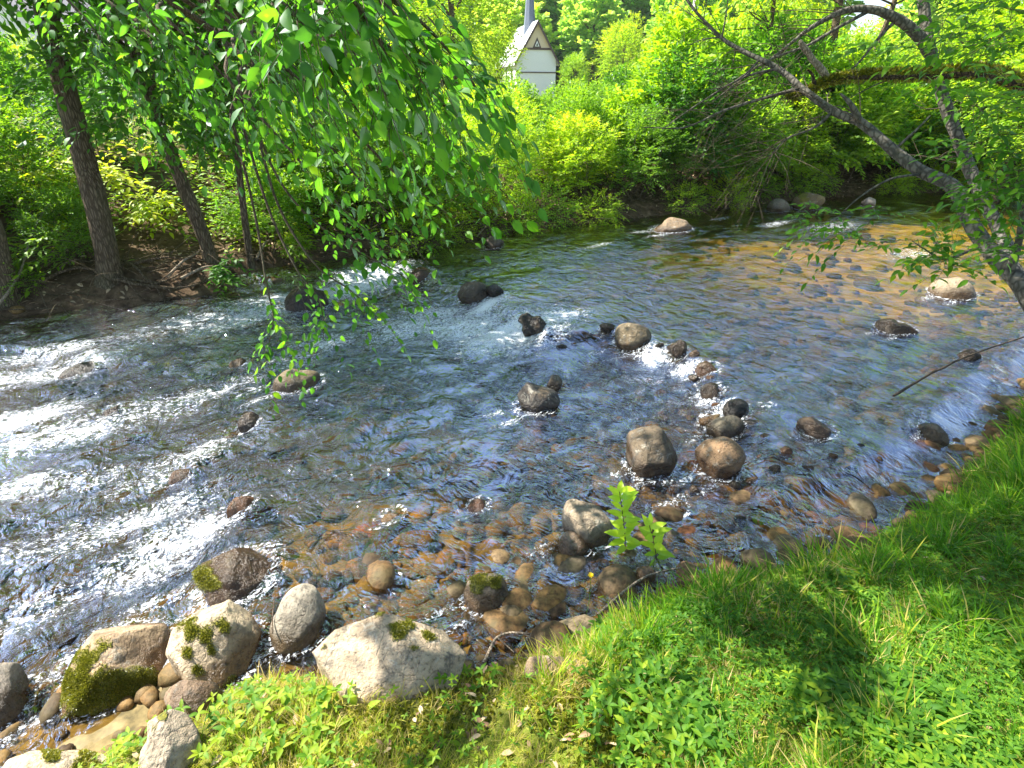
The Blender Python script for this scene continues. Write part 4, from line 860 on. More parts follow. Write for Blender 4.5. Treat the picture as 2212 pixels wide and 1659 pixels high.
def slope_cover():
    mb = MB(); n = 15000; x = rng.uniform(-12, -.6, n * 2); y = farY(x) + rng.uniform(.5, 6.5, n * 2); k = fb2(x, y, .9, 3, 66) > .44; x = x[k][:n]; y = y[k][:n]; n = len(x)
    hh = rng.uniform(.02, .42, n) * (.4 + fb2(x, y, 1.8, 2, 67)); a = rng.uniform(0, 6.28, n)
    scatter(mb, LEAFN, np.stack([x, y, H(x, y) + hh], -1), np.stack([np.cos(a), np.sin(a), rng.uniform(-.2, .6, n)], -1), UP + rv(n) * .5, rng.uniform(.06, .13, n), np.clip(.35 + .8 * (fb2(x, y, 1.2, 2, 68) - .3) + rng.normal(0, .15, n), 0, 1))
    tag(mb.build('undergrowth', M_far), 'sunlit leafy undergrowth on the slope behind the left far bank trunks', 'undergrowth', kind='stuff')
slope_cover()
stick([(1030, 520, .05), (1060, 500, .15), (1100, 485, .3)], .012, 'pale driftwood stick poking up over the far waterline')
stick([(960, 520, .1), (1010, 505, .2), (1065, 508, .1)], .012, 'grey driftwood branch lying by the far waterline')
stick([(1260, 470, .15), (1310, 460, .3), (1345, 462, .2)], .008, 'forked bare twig reaching out of the far bank shrubs')

# small leafy sprays in front of the left bank
def fern(X, Y, label, n, L, ls, dirx=1.0, lift=.3, tone=.5, fm=M_far):
    p = ground(X, Y, True) + UP * lift; t_ = thing('leafy_plant', label, 'plant', p); mb = MB(); tw = MB()
    for i in range(n):
        d = np.array([dirx * rnd.uniform(.1, 1), rnd.uniform(-1, .2), rnd.uniform(-.15, .55)]); s = np.array([[0, 0, -.05 + rnd.uniform(-.1, .15)]])
        sprays(mb, s, d[None], L * rnd.uniform(.7, 1.2), 13, ls, tone, LEAFN, .35, .3, tw)
    mb.build('leaves', fm, t_); tw.build('stems', M_twig, t_)
fern(165, 590, 'drooping ash-like fronds left of the thickest trunk', 16, .6, .10, -1, .3, .35)
fern(130, 480, 'bright sunlit fronds in front of the thickest trunk', 16, .8, .12, 1, .55, .95)
fern(70, 600, 'dark fronds low at the left picture edge', 12, .5, .10, -1, .25, .3)
fern(330, 520, 'feathery bright fronds between the two leaning trunks', 14, .7, .10, 1, .5, .75)
fern(480, 610, 'leafy shoots over the white water below the thin trunk', 16, .5, .10, 1, .15, .3, M_tree)
fern(250, 470, 'bright feathery shoots right behind the thickest trunk', 18, .8, .11, 1, .6, .95)
fern(60, 440, 'sunlit yellow-green fronds on the slope at the left edge', 18, .8, .12, 1, .5, 1.0)
fern(400, 500, 'sunlit low fronds left of the medium trunk', 14, .6, .10, -1, .4, .85)
fern(620, 560, 'dark leafy shoots overhanging the head of the white water', 14, .5, .10, 1, .2, .4)
fern(1310, 480, 'leafy shoot leaning over the far waterline at the centre', 12, .5, .10, .3, .2, .6)

# ------------------------------------------------------------------ near linden: branches hanging into the picture from the upper left
def linden():
    base = np.array([-3.9, -.3, .2]); t_ = thing('linden_tree', 'tree on the near bank whose broad-leaved branches hang in from the upper left', 'tree', base)
    fork = np.array([-3.5, .3, 3.6]); mb = MB()
    tube(mb, catmull([base - base, (base + [.1, .1, 1.6]) - base, fork - base, fork + [-.2, .4, 2] - base], 8), .2, .1, 14, .1); mb.build('trunk', M_bark, t_)
    BR = [  # (picture X, Y, distance) ..., leaf size
     ([(480, -160, 2.7), (700, -60, 2.4), (860, 10, 2.3), (985, 130, 2.5), (1115, 320, 2.9)], .095),
     ([(430, -120, 2.8), (680, 0, 2.4), (860, 120, 2.3), (960, 230, 2.5), (1050, 320, 2.7)], .095),
     ([(380, -90, 3.0), (600, 40, 2.6), (780, 160, 2.5), (900, 280, 2.6), (985, 340, 2.8)], .09),
     ([(350, -60, 3.4), (560, 100, 3.0), (740, 260, 3.0), (860, 380, 3.1), (930, 430, 3.2)], .085),
     ([(330, -60, 3.8), (520, 120, 3.6), (690, 290, 3.5), (820, 440, 3.5), (925, 570, 3.6)], .085),
     ([(330, -20, 4.0), (500, 180, 3.9), (640, 340, 3.8), (770, 480, 3.8), (880, 560, 3.8)], .085),
     ([(400, -20, 4.3), (520, 200, 4.1), (610, 400, 4.0), (720, 510, 4.0), (860, 590, 4.0), (935, 655, 4.0)], .08),
     ([(440, 0, 4.3), (540, 240, 4.2), (600, 440, 4.1), (680, 570, 4.0), (760, 630, 4.0), (820, 690, 4.0)], .08),
     ([(430, 20, 4.4), (520, 260, 4.3), (580, 450, 4.2), (640, 580, 4.1), (690, 650, 4.1), (700, 735, 4.1)], .08),
     ([(420, 40, 4.4), (500, 260, 4.3), (550, 460, 4.3), (575, 610, 4.2), (590, 690, 4.2), (575, 765, 4.2)], .08),
     ([(500, -200, 2.2), (640, -90, 2.0), (760, 0, 1.9), (830, 110, 2.0), (870, 210, 2.1)], .10),
     ([(420, -160, 2.6), (560, -40, 2.4), (660, 60, 2.3), (720, 160, 2.4), (800, 280, 2.5)], .095),
     ([(200, -100, 4.6), (350, 30, 4.2), (480, 160, 4.0), (560, 270, 4.0), (640, 330, 4.0)], .085),
     ([(100, -120, 5.0), (230, 0, 4.6), (350, 90, 4.4), (430, 190, 4.3), (470, 260, 4.2)], .085),
     ([(300, -120, 3.6), (450, 0, 3.4), (580, 90, 3.3), (680, 200, 3.3), (760, 300, 3.4)], .09),
     ([(150, -160, 4.2), (260, -40, 3.8), (330, 50, 3.6), (370, 110, 3.5)], .085),
     ([(350, -160, 3.2), (470, -30, 2.9), (540, 80, 2.9), (600, 200, 3.0), (650, 330, 3.1)], .085),
     ([(20, -160, 5.0), (120, -30, 4.6), (200, 60, 4.4), (260, 160, 4.3)], .085),
     ([(640, -160, 2.3), (760, -60, 2.1), (860, 40, 2.1), (920, 100, 2.2), (975, 210, 2.4)], .095)]
    tw = MB(); lf = MB()
    for bi, (pts, ls) in enumerate(BR):
        P = catmull([fork + [0, .1, bi * .05]] + [at(*p) for p in pts], 10) - base
        b_ = MB(); tube(b_, P, .014, .0025, 6, .05); b_.build('branch', M_twig, t_)
        start = 11 + (28 if bi in (7, 8, 9) else 20 if bi in (5, 6) else 8 if bi == 4 else 0)
        # side twigs, denser towards the tip
        ns = 11 if bi in (7, 8, 9) else 12 if bi in (4, 5, 6) else 24; ii = rng.uniform(start, len(P) - 2, ns).astype(int); c = P[ii] + rng.normal(0, .035, (ns, 3))
        T = nrm(np.gradient(P, axis=0))[ii]; sd = nrm(np.cross(T, UP)); D = T * .8 + sd * rng.choice([-1, 1], ns)[:, None] * rng.uniform(.2, .9, (ns, 1)) - UP * rng.uniform(-.1, .6, (ns, 1))
        ls *= .74; sprays(lf, c, D, rng.uniform(.16, .42, ns), 7, ls, rng.uniform(.25, .75, ns), LEAF, .5, .5, tw, .002)
        q = P[start:]; n2 = 12 if bi in (7, 8, 9) else 20; jj = rng.uniform(0, len(q) - 1.01, n2); a = jj.astype(int); c = q[a] + (q[a + 1] - q[a]) * (jj - a)[:, None]; T = nrm(q[a + 1] - q[a])
        sd = nrm(np.cross(T, UP)) * rng.choice([-1, 1], n2)[:, None]
        scatter(lf, LEAF, c, T * .6 + sd - UP * rng.uniform(.1, 1.0, (n2, 1)), UP + rv(n2) * .5, ls * rng.uniform(.75, 1.2, n2), rng.uniform(.3, .9, n2))
    lf.build('leaves', M_near, t_); tw.build('twigs', M_twig, t_)
linden()

# ------------------------------------------------------------------ right-hand trees
def rpath(V): return [at(*v) for v in V]
P1 = rpath([(2420, 1000, 5.0), (2300, 800, 5.0), (2212, 625, 5.1), (2150, 555, 5.2), (2095, 480, 5.3), (2060, 405, 5.4), (1990, 370, 5.5), (1930, 325, 5.6), (1860, 266, 5.7), (1800, 240, 5.8), (1730, 190, 5.9), (1680, 148, 6.0), (1600, 108, 6.1), (1550, 75, 6.2), (1490, 10, 6.3), (1450, -60, 6.4)])
b1 = P1[0].copy(); b1[2] = float(H(b1[0], b1[1])) - .1; P1[0] = b1
tr1 = limb_tree('leaning_tree', 'smooth grey trunk arching from the right edge out over the river', 'tree', b1, [
    (P1, .066, .008),
    (rpath([(1860, 266, 5.7), (1838, 225, 5.6), (1815, 200, 5.6)]), .03, .008),
    (rpath([(1730, 190, 5.9), (1640, 215, 5.8), (1560, 240, 5.7), (1480, 275, 5.6), (1390, 275, 5.5)]), .016, .004),
    (rpath([(1680, 148, 6.0), (1600, 170, 5.9), (1500, 230, 5.8), (1430, 280, 5.7)]), .012, .003),
    (rpath([(1800, 240, 5.8), (1760, 275, 5.7), (1700, 300, 5.6), (1660, 340, 5.5)]), .015, .003),
    (rpath([(1640, 130, 6.0), (1610, 160, 5.9), (1570, 185, 5.8), (1530, 195, 5.8)]), .010, .003),
    (rpath([(1560, 80, 6.2), (1520, 85, 6.1), (1480, 100, 6.1)]), .008, .002),
    (rpath([(1560, 80, 6.2), (1570, 20, 6.2), (1575, -40, 6.2)]), .008, .003),
    (rpath([(2000, 375, 5.5), (1930, 385, 5.3), (1880, 410, 5.2), (1840, 440, 5.1), (1800, 480, 5.0)]), .012, .003),
    (rpath([(1930, 325, 5.6), (1980, 280, 5.7), (2010, 250, 5.8)]), .012, .004),
    (rpath([(2180, 590, 5.1), (2195, 540, 5.0), (2205, 480, 4.9), (2212, 380, 4.8)]), .03, .012),
    (rpath([(2100, 540, 5.0), (2040, 560, 4.8), (2000, 540, 4.7), (1970, 520, 4.7)]), .010, .003)], M_bark2)
def lf_on(t_, spots, tone, fm, name='leaves', ls=.07, L=.3, nl=7, seed=0, tpl=LEAFN, droop=.3):
    b = np.array(t_.location); mb = MB(); st = MB()
    for X, Y, d, rad, n in spots:
        c = at(X, Y, d) - b; p = c + rng.normal(0, 1, (n, 3)) * np.asarray([rad, rad, rad * .6]) * .5
        D = rv(n) * [1, 1, .4] - [.4, 0, 0]; sprays(mb, p, D, L, nl, ls, np.clip(tone + rng.normal(0, .15, n), 0, 1), tpl, droop, .4, st, .002)
    mb.build(name, fm, t_); st.build('twigs', M_twig, t_)
lf_on(tr1, [(2190, 60, 4.6, .5, 50), (2205, 225, 4.5, .3, 22), (2195, 330, 4.5, .25, 26), (2140, 310, 4.6, .2, 10), (2170, 400, 4.6, .2, 18), (2205, 430, 4.4, .25, 24), (2165, 470, 4.5, .12, 8), (2200, 540, 4.3, .12, 10), (2060, 565, 4.6, .12, 6), (2000, 515, 4.7, .15, 10), (2040, 560, 4.6, .15, 12),
  (1810, 470, 5.0, .2, 9), (1870, 475, 5.0, .2, 9), (1850, 505, 4.9, .15, 6), (1770, 455, 5.0, .1, 4), (2080, 10, 5, .5, 26), (2120, 60, 5, .3, 14)], .45, M_tree, ls=.07)
def add_twigs(t_, paths, n, ln, m=M_twig):
    mb = MB(); b = np.array(t_.location)
    for P, r_ in paths:
        P = catmull(P, 6) - b; T = nrm(np.gradient(P, axis=0))
        for _ in range(n):
            i = rnd.randrange(2, len(P) - 1); L = ln * rnd.uniform(.3, 1.1); d = nrm(T[i] * .8 + rv(1)[0] * [.8, .3, .9]); q = P[i] + d * L * .5 + rv(1)[0] * .05; e = P[i] + d * L + UP * rnd.uniform(-.12, .06) + rv(1)[0] * .06
            tube(mb, catmull([P[i], q, e], 4), r_, .0015, 4)
            for _ in range(3): f = P[i] + (e - P[i]) * rnd.uniform(.4, .9); tube(mb, [f, f + nrm(d + rv(1)[0] * .8) * L * .35], r_ * .45, .001, 3)
    mb.build('twigs', m, t_)
add_twigs(tr1, [(P1[7:], .005), (rpath([(1730, 190, 5.9), (1640, 215, 5.8), (1560, 240, 5.7), (1480, 275, 5.6)]), .003), (rpath([(1800, 240, 5.8), (1700, 300, 5.6), (1660, 340, 5.5)]), .003)], 22, .7)
# crown above and behind the camera's view that shades the grass
canopy(tr1, [(-2.9, 2.9, 5.3), (-1.6, 3.0, 5.5), (-2.2, 4.0, 5.2), (-.8, 4.2, 5.4), (-.2, 3.2, 5.6), (.6, 4.8, 5.4), (-1.2, 5.2, 5.6), (.2, 6.0, 5.7), (1.6, 5.6, 5.4), (2.8, 5.2, 5.3), (4.0, 5.6, 5.0), (-3.0, 2.1, 5.6), (-1.9, 2.0, 5.9)], 290, (1.3, 1.2, .5), .095, .45, LEAFN, M_tree, L=.4, nl=8, name='crown', seed=51, inner=.1)
P2 = rpath([(2170, 520, 7.6), (2120, 420, 7.6), (2070, 300, 7.6), (2035, 200, 7.6), (2010, 110, 7.6), (1995, 0, 7.7), (1990, -150, 7.8)])
b2 = b1 + np.array([.55, .25, 0]); P2 = [b2, at(2200, 600, 6.6)] + P2
tr2 = limb_tree('forked_tree', 'grey trunk rising past the mossy limb at the upper right', 'tree', b2, [
    (P2, .066, .045), (rpath([(2012, 118, 7.6), (1985, 80, 7.5), (1945, 45, 7.4), (1890, 22, 7.3), (1830, 22, 7.2), (1760, 55, 7.1), (1700, 100, 7.0), (1650, 140, 6.9)]), .06, .006),
    (rpath([(1880, 22, 7.3), (1810, 60, 7.1), (1740, 100, 7.0), (1660, 130, 6.9), (1590, 180, 6.8), (1540, 220, 6.7)]), .02, .004),
    (rpath([(1940, 40, 7.4), (1900, 80, 7.3), (1860, 130, 7.2), (1820, 170, 7.1)]), .02, .006),
    (rpath([(2035, 190, 7.6), (2000, 170, 7.4), (1960, 165, 7.3), (1900, 180, 7.2), (1830, 215, 7.1)]), .018, .004)], M_bark2)
add_twigs(tr2, [(rpath([(1945, 45, 7.4), (1830, 22, 7.2), (1760, 55, 7.1), (1700, 100, 7.0), (1650, 140, 6.9)]), .005), (rpath([(1810, 60, 7.1), (1740, 100, 7.0), (1660, 130, 6.9), (1540, 220, 6.7)]), .004), (P2[3:], .006)], 16, .8)
canopy(tr2, [P2[-1] + [1.0, 0, .9], P2[-1] + [-.2, 0, 1.5]], 200, (1.2, 1.1, .7), .08, .6, LEAFN, M_tree, seed=71, nl=8)
P3 = rpath([(2330, 235, 7.0), (2212, 182, 7.0), (2120, 155, 7.0), (2040, 158, 7.0), (1960, 162, 6.9), (1880, 163, 6.8), (1800, 172, 6.7), (1755, 192, 6.6), (1700, 214, 6.5)])
b3 = P3[0]
tr3 = limb_tree('mossy_limb', 'broken dark limb thick with yellow-green moss reaching in from the right', 'fallen limb', b3, [(P3, .066, .02), (rpath([(1790, 172, 6.7), (1765, 140, 6.65), (1735, 100, 6.6), (1728, 88, 6.6)]), .035, .02), (rpath([(1760, 185, 6.6), (1755, 160, 6.55), (1745, 150, 6.5)]), .02, .01)], M_barkm, bumpy=.4, first='limb')
for c in tr3.children:
    if c.name.startswith('branch'): c.data.materials.clear(); c.data.materials.append(M_dead); break
mb = MB(); P = catmull(P3, 40) - np.array(b3); n = 5000; ii = rng.integers(0, len(P), n); rr_ = np.interp(ii, [0, len(P)], [.068, .026])
off = rv(n, 1.2) ; off[:, 2] = np.abs(off[:, 2]); hang = rng.random(n) < .2; off[hang, 2] *= -1
scatter(mb, LEAFS, P[ii] + off * rr_[:, None] * rng.uniform(.75, 1.05, (n, 1)), off + rv(n) * .6, rv(n), rng.uniform(.02, .045, n), rng.random(n)); mb.build('moss', M_mossl, tr3)

# darker dead-looking trunks and the birch behind the thicket on the right
def bg_trunk(V, d, r0, r1, label, m=M_bark, name='background_tree', twigs=0, crown=None, tone=.7, group=None):
    P = [at(X, Y, d + i * .1) for i, (X, Y) in enumerate(V)]; b = P[0].copy(); b[2] = float(H(b[0], b[1])) - .2; br = [([b] + P, r0, r1)]
    for j in range(twigs):
        q = P[rnd.randrange(1, len(P))]; e = q + np.array([rnd.uniform(-1.4, 1.4), rnd.uniform(-.6, .3), rnd.uniform(-.2, 1.2)]); br.append(([q, (q + e) / 2 + rv(1)[0] * .15, e], r1 * .5, .004))
    t_ = limb_tree(name, label, 'tree', b, br, m, group)
    if crown: canopy(t_, [np.asarray(P[-1]) + np.asarray(c[:3]) for c in crown], crown[0][3], crown[0][4], .13, tone, LEAFS, M_far, seed=len(bpy.data.objects) % 97, nl=8)
    return t_
bg_trunk([(1700, 400), (1760, 300), (1785, 200), (1795, 120), (1810, 20), (1820, -60)], 16.5, .13, .07, 'dark forked trunk behind the broken mossy limb', twigs=6)
bg_trunk([(1820, 330), (1850, 250), (1865, 180), (1895, 100), (1930, 10), (1950, -60)], 18.5, .10, .05, 'slender dark trunk leaning right under the sky gap', twigs=6)
bg_trunk([(1475, 250), (1490, 100), (1498, 40), (1510, -40)], 19, .09, .07, 'white birch trunk standing above the thicket', M_birch, 'birch_tree', crown=[(.5, 1, 3.2, 260, (1.5, 1.3, 1.3))])
bg_trunk([(1640, 300), (1655, 180), (1665, 60), (1680, -60)], 16, .07, .04, 'thin dark sapling behind the arching trunk', twigs=5, crown=[(0, 0, .2, 260, (1.3, 1.2, 1.2))])

# mid-distance trees
def tree_mesh(seed, h=7, r=(2.2, 2.2, 2.6), n=1100, ls=.22, nl=7, tone=.5, fm=None, cl=.6, L=.55):
    c = ball(n, r, .3, seed, 1.2) + np.array([0, 0, h - r[2] * .9]); mb = MB(); o = nrm(c - np.array([0, 0, h * .45]))
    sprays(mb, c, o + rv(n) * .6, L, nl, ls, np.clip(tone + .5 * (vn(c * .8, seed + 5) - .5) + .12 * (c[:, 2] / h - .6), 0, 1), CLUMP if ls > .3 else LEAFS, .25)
    st = MB(); tube(st, catmull([[0, 0, -.4], [.1, .05, h * .4], [-.05, .1, h * .9]], 6), h * .022, h * .006, 8)
    for i in range(8):
        z0 = h * rnd.uniform(.3, .7); a = rnd.uniform(0, 6.28); e = np.array([math.cos(a) * r[0] * .7, math.sin(a) * r[1] * .7, z0 + h * .22]); tube(st, catmull([[0, 0, z0], e * [.5, .5, 1] - [0, 0, h * .08], e], 4), h * .008, h * .002, 5)
    return mb.mesh('crown', fm or M_hill), st.mesh('trunk', M_bark)
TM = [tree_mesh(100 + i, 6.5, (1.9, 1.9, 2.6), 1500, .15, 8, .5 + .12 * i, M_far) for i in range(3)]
for X, d, s, v, lb in [(1078, 50, .93, 2, 'bright yellow-green tree standing in front of the left side of the church'), (985, 34, 1.5, 1, 'tall pale tree left of the church, beside the hanging linden leaves'), (930, 40, 1.5, 2, 'tall yellow-green tree just behind the edge of the hanging linden leaves'), (1235, 66, .75, 0, 'small round tree at the right corner of the church'), (1330, 60, 1.1, 2, 'rounded yellow-green tree between the church and the white birch'), (1420, 56, 1.05, 1, 'rounded tree with pale blossom-like tips left of the white birch')]:
    dd = ray(X, 330); k_ = d / math.hypot(dd[0], dd[1]); x, y = dd[0] * k_, dd[1] * k_; t_ = put('broadleaf_tree', TM[v], ('crown', 'trunk'), (x, y, float(H(x, y))), X, (s, s, s), lb, 'tree', None); PEND.pop(); t_['label'] = lb
mid = [(1560, 190, 19, 1.0, 1), (1680, 200, 21, 1.15, 2), (1770, 210, 26, .55, 1), (1990, 230, 24, .5, 0), (2060, 200, 19, 1.1, 1), (2180, 200, 18, 1.15, 0), (2290, 200, 17, 1.2, 1), (1440, 200, 22, .72, 2), (1330, 210, 26, .62, 1), (1250, 215, 24, .5, 2), (1500, 200, 27, .8, 0), (1380, 215, 20, .5, 0),
       (960, 210, 24, .95, 2), (900, 220, 20, .9, 1), (1020, 205, 30, .75, 0), (830, 230, 18, .9, 2), (720, 240, 17, .85, 1), (600, 250, 19, 1.0, 2), (480, 260, 17, .9, 0), (350, 270, 16, .9, 2), (220, 280, 16, .9, 1), (80, 290, 15, .9, 2), (-60, 300, 14, .95, 1), (1085, 215, 40, .75, 2), (1120, 225, 28, .5, 1), (1650, 180, 32, 1.0, 0), (280, 230, 24, 1.1, 0), (120, 230, 22, 1.1, 1), (540, 220, 26, 1.1, 0), (760, 210, 28, 1.1, 1), (0, 230, 21, 1.1, 2)]
for i, (X, Y, d, s, v) in enumerate(mid):
    dd = ray(X, 330); k_ = d / math.hypot(dd[0], dd[1]); x, y = dd[0] * k_, dd[1] * k_; z = float(H(x, y))
    s = min(s, cap(X, d, z, 7.7) * rnd.uniform(.88, 1.04))
    if s < .12: continue
    sd_ = 'left part' if X < 700 else 'middle' if X < 1300 else 'right part'
    sz = 'tall' if s > 1 else 'medium' if s > .7 else 'low'
    put('broadleaf_tree', TM[v], ('crown', 'trunk'), (x, y, z), rnd.uniform(0, 6.28), (s, s, s * rnd.uniform(.9, 1.1)), (sz + ' ' + ['mid-green', 'light green', 'yellow-green'][v], 'tree', 'behind the far thicket', X), 'tree', 'trees behind the far bank thicket')

# ------------------------------------------------------------------ hillside forest
HT = [tree_mesh(200, 13, (4.2, 4.2, 5.2), 900, .62, 6, .68, M_hill, L=1.1), tree_mesh(201, 12, (4.6, 4.4, 4.6), 900, .62, 6, .95, M_hill, L=1.1), tree_mesh(202, 14, (3.6, 3.6, 5.8), 900, .6, 6, .45, M_hill, L=1.1)]
def pine_mesh(seed):
    mb = MB(); n = 1500; z = rng.uniform(2, 16, n); rr_ = (16.5 - z) * .26 * rng.uniform(.25, 1, n) ** .5; a = rng.uniform(0, 6.28, n)
    lay = np.sin(z * 4.2 + a * .0) * .3; P = np.stack([np.cos(a) * rr_, np.sin(a) * rr_, z + lay - rr_ * .18], -1); D = np.stack([np.cos(a), np.sin(a), np.full(n, -.12)], -1)
    sprays(mb, P, D + rv(n) * .3, .8, 4, .5, rng.random(n), LEAFS, .2); st = MB(); tube(st, [[0, 0, -.5], [0, 0, 8], [0, 0, 16]], .3, .05, 7)
    return mb.mesh('crown', M_pine), st.mesh('trunk', M_bark)
PM = [pine_mesh(1), pine_mesh(2)]
def forest():
    n = 0; used = []
    rows = []
    for k in range(900):
        X = rnd.uniform(-300, 2500); d = 85 * (4.2 ** rnd.random()); az = math.atan((X - 1106) / FV * 1.12); x, y = math.sin(az) * d, math.cos(az) * d
        if y - 62 + .22 * x < 12: continue
        rows.append((d, X, x, y))
    rows.sort(); 
    for d, X, x, y in rows:
        if any((x - a) ** 2 + (y - b) ** 2 < (5.2 + d * .012) ** 2 for a, b in used): continue
        if n >= 230: break
        z = float(H(x, y)); s = rnd.uniform(.85, 1.25)
        Xt, Yt = vxy(np.array([x, y, z + 14 * s])); yt = np.interp(Xt, [-300, 700, 950, 1020, 1220, 1330, 1450, 1600, 1720, 1780, 1990, 2070], [150, 150, 195, 185, 190, 160, 110, 40, 50, 80, 80, 20])
        if (1770 < Xt < 2030 and Yt < 58) or Yt > yt + 10 or (Xt < 450 and d > 120) or Xt > 2150 or Xt < -50: continue
        used.append((x, y)); pine = rnd.random() < (.08 + .16 * (d > 180)); v = rnd.randrange(3)
        sd_ = ['far left', 'left', 'left of the spire', 'right of the church', 'centre-right', 'right', 'far right'][int(np.clip(X / 2212 * 7, 0, 6))]
        lv = 'foot' if d < 130 else 'middle' if d < 210 else 'upper part'
        if pine: put('pine_tree', PM[v % 2], ('crown', 'trunk'), (x, y, z), rnd.uniform(0, 6), s, ('dark', 'conifer', f'on the {lv} of the wooded hill', X), 'tree', 'conifers on the hillside')
        else: put('hillside_tree', HT[v], ('crown', 'trunk'), (x, y, z), rnd.uniform(0, 6), s, (['mid-green', 'yellow-green', 'deep green'][v], 'broadleaf tree', f'on the {lv} of the wooded hill', X), 'tree', 'broadleaf trees on the hillside')
        n += 1
forest()

# ------------------------------------------------------------------ church and house
def simple(name, col, rough=.7, sc=20, amt=.15):
    m, t = mat(name); n = noise(t, sc, 3, .6, coord(t)); c = mixc(t, amt, col, mixc(t, 1.0, col, ramp(t, n, [(.3, (.4, .4, .4)), (.7, (1.3, 1.3, 1.3))]), 'MULTIPLY')); out(t, princ(t, c, rough)); return m
M_white = simple('white_clapboard', (.80, .80, .78)); M_cream = simple('cream_board', (.72, .58, .40)); M_trim = simple('brown_trim', (.09, .06, .05)); M_roofw = simple('pale_metal_roof', (.72, .73, .75), .4); M_slate = simple('spire_slate', (.16, .19, .25), .6, 6, .4); M_brick = simple('pink_wall', (.42, .24, .19)); M_glass = simple('dark_glass', (.04, .05, .06), .1); M_grey = simple('grey_roof', (.2, .19, .19))
def boxm(mb, a, b):
    x0, y0, z0 = a; x1, y1, z1 = b
    V = [(x0, y0, z0), (x1, y0, z0), (x1, y1, z0), (x0, y1, z0), (x0, y0, z1), (x1, y0, z1), (x1, y1, z1), (x0, y1, z1)]
    mb.add(V, [(0, 3, 2, 1), (4, 5, 6, 7), (0, 1, 5, 4), (1, 2, 6, 5), (2, 3, 7, 6), (3, 0, 4, 7)])
def prism(mb, pts, y0, y1):          # pts in x,z; extruded along y
    n = len(pts); V = [(x, y0, z) for x, z in pts] + [(x, y1, z) for x, z in pts]
    mb.add(V, [[i, (i + 1) % n, (i + 1) % n + n, i + n] for i in range(n)])
    mb.add(V, [list(range(n))]); mb.add(V, [list(range(n, 2 * n))[::-1]])
def church():
    d = 72; dd = ray(1158, 200); k_ = d / dd[1]; x, y = dd[0] * k_, dd[1] * k_; z = 1.9
    t_ = thing('church', 'white church with a cream gable and slate-blue spire among the trees', 'church', (x, y, z)); t_.rotation_euler = (0, 0, R(14)); t_.scale = (.64, .64, .70)
    w2 = 3.5; ap = 10.4; ev = 5.4; mid_ = 6.9; ln = 16
    hw = lambda zz: w2 * (ap - zz) / (ap - ev)
    mb = MB(); prism(mb, [(-w2, 0), (w2, 0), (w2, ev), (hw(mid_), mid_), (-hw(mid_), mid_), (-w2, ev)], 0, ln); mb.build('wall', M_white, t_, smooth=False)
    mb = MB(); prism(mb, [(-hw(mid_), mid_), (hw(mid_), mid_), (0, ap)], -.06, ln - .1); mb.build('gable', M_cream, t_, smooth=False)
    mb = MB(); boxm(mb, (-hw(mid_) - .05, -.16, mid_ - .14), (hw(mid_) + .05, -.07, mid_ + .14)); boxm(mb, (-w2, -.12, 3.6), (w2, -.01, 3.75)); mb.build('belt_trim', M_trim, t_, smooth=False)
    for s in (-1, 1):
        a = (s * (w2 + .55), ev - .78); mb = MB()
        prism(mb, [(0, ap + .03), a, (a[0], a[1] + .25), (0, ap + .30)] if s < 0 else [(0, ap + .03), (0, ap + .30), (a[0], a[1] + .25), a], -.5, ln + .3); mb.build('roof', M_roofw, t_, smooth=False)
        mb = MB(); prism(mb, [(0, ap - .22), (a[0], a[1] - .24), (a[0], a[1] + .27), (0, ap + .32)], -.62, -.505); mb.build('bargeboard', M_trim, t_, smooth=False)
    fr = MB(); prism(fr, [(-.75, mid_ + .15), (.75, mid_ + .15), (0, mid_ + 1.55)], -.14, -.07); f = fr.build('window', M_trim, t_, smooth=False)
    gl = MB(); prism(gl, [(-.4, mid_ + .32), (.4, mid_ + .32), (0, mid_ + 1.1)], -.18, -.145); gl.build('pane', M_white, f, smooth=False)
    gl = MB(); prism(gl, [(-.2, mid_ + .4), (.2, mid_ + .4), (0, mid_ + .8)], -.2, -.182); gl.build('pane', M_glass, f, smooth=False)
    sp = MB(); sx, sy = -.15, 4.2
    th = np.linspace(0, 2 * math.pi, 8, endpoint=False) + .39; V = np.vstack([np.stack([sx + np.cos(th) * 1.15, sy + np.sin(th) * 1.15, np.full(8, 8.8)], -1), np.stack([sx + np.cos(th) * .78, sy + np.sin(th) * .78, np.full(8, 13.0)], -1), [[sx, sy, 24]]])
    sp.add(V, [[i, (i + 1) % 8, (i + 1) % 8 + 8, i + 8] for i in range(8)]); sp.add(V, [[8 + i, 8 + (i + 1) % 8, 16] for i in range(8)]); sp.build('spire', M_slate, t_, smooth=False)
    for s in (-1, 1):
        for q in (3, 7, 11):
            mb = MB(); boxm(mb, (s * w2 - .06, q, 1.8), (s * w2 + .06, q + 1.1, 4.2)); w_ = mb.build('window', M_trim, t_, smooth=False); mb = MB(); boxm(mb, (s * w2 - .09, q + .15, 1.95), (s * w2 + .09, q + .95, 4.05)); mb.build('pane', M_glass, w_, smooth=False)
church()
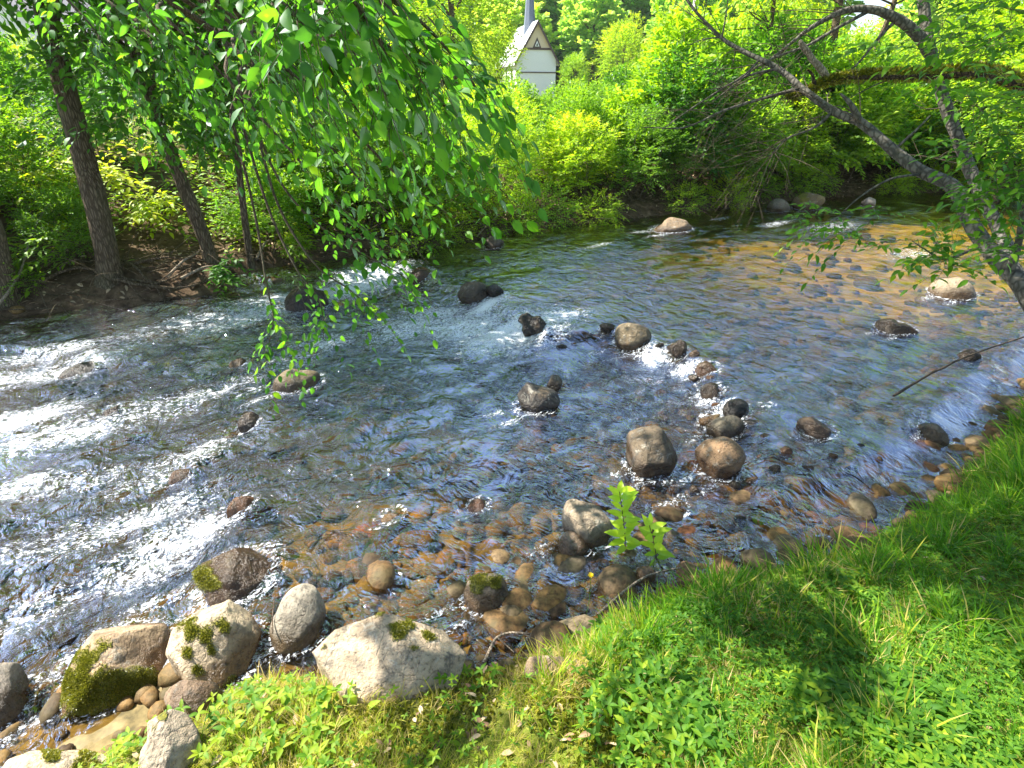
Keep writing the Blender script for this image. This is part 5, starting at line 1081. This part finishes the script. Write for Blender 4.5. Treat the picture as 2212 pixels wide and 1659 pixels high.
def house(X, d, rz, wall, label):
    dd = ray(X, 230); k_ = d / math.hypot(dd[0], dd[1]); x, y = dd[0] * k_, dd[1] * k_
    t_ = thing('house', label, 'house', (x, y, float(H(x, y)) - .2)); t_.rotation_euler = (0, 0, rz); mb = MB(); prism(mb, [(-3.5, 0), (3.5, 0), (3.5, 3.2), (0, 5.2), (-3.5, 3.2)], 0, 9); mb.build('wall', wall, t_, smooth=False)
    for s in (-1, 1):
        mb = MB(); prism(mb, [(0, 5.22), (s * 4, 2.95), (s * 4, 3.12), (0, 5.42)], -.4, 9.4); mb.build('roof', M_grey, t_, smooth=False)
    for q in (-1.8, 1.0):
        mb = MB(); boxm(mb, (q, -.06, 1.2), (q + 1, .05, 2.6)); w_ = mb.build('window', M_white, t_, smooth=False); mb = MB(); boxm(mb, (q + .1, -.09, 1.3), (q + .9, -.061, 2.5)); mb.build('pane', M_glass, w_, smooth=False)
house(530, 27, .5, M_brick, 'pinkish house glimpsed between the leaves behind the left trees')
house(60, 40, -.3, M_white, 'white house glimpsed through foliage at the upper left')
def ordinal(n):
    o = ['', 'first', 'second', 'third', 'fourth', 'fifth', 'sixth', 'seventh', 'eighth', 'ninth', 'tenth', 'eleventh', 'twelfth', 'thirteenth', 'fourteenth', 'fifteenth', 'sixteenth', 'seventeenth', 'eighteenth', 'nineteenth']
    if n < 20: return o[n]
    T = ['twent', 'thirt', 'fort', 'fift', 'sixt', 'sevent']; return T[n // 10 - 2] + ('ieth' if n % 10 == 0 else 'y-' + o[n % 10])
by = {}
for ob, lb in PEND: by.setdefault(lb[:3], []).append((lb[3], ob))
for (a, b, c), L in by.items():
    L.sort(key=lambda q: q[0])
    for i, (X, ob) in enumerate(L): ob['label'] = f'{a} {b} {c}' + (f', {ordinal(i + 1)} from left' if len(L) > 1 else '')
print('objects', len(bpy.data.objects), 'shrubs', NS)

hm = bpy.data.materials.new('haze'); hm.use_nodes = True; hm.node_tree.nodes.clear()
vo_ = hm.node_tree.nodes.new('ShaderNodeVolumePrincipled'); vo_.inputs['Density'].default_value = .0003; vo_.inputs['Color'].default_value = (.86, .93, .95, 1); vo_.inputs['Anisotropy'].default_value = .3
ho = hm.node_tree.nodes.new('ShaderNodeOutputMaterial'); hm.node_tree.links.new(vo_.outputs[0], ho.inputs['Volume'])
mb = MB(); boxm(mb, (-950, -950, -3), (950, 950, 130)); tag(mb.build('haze', hm, smooth=False), 'thin summer haze over the valley', 'haze', kind='stuff')
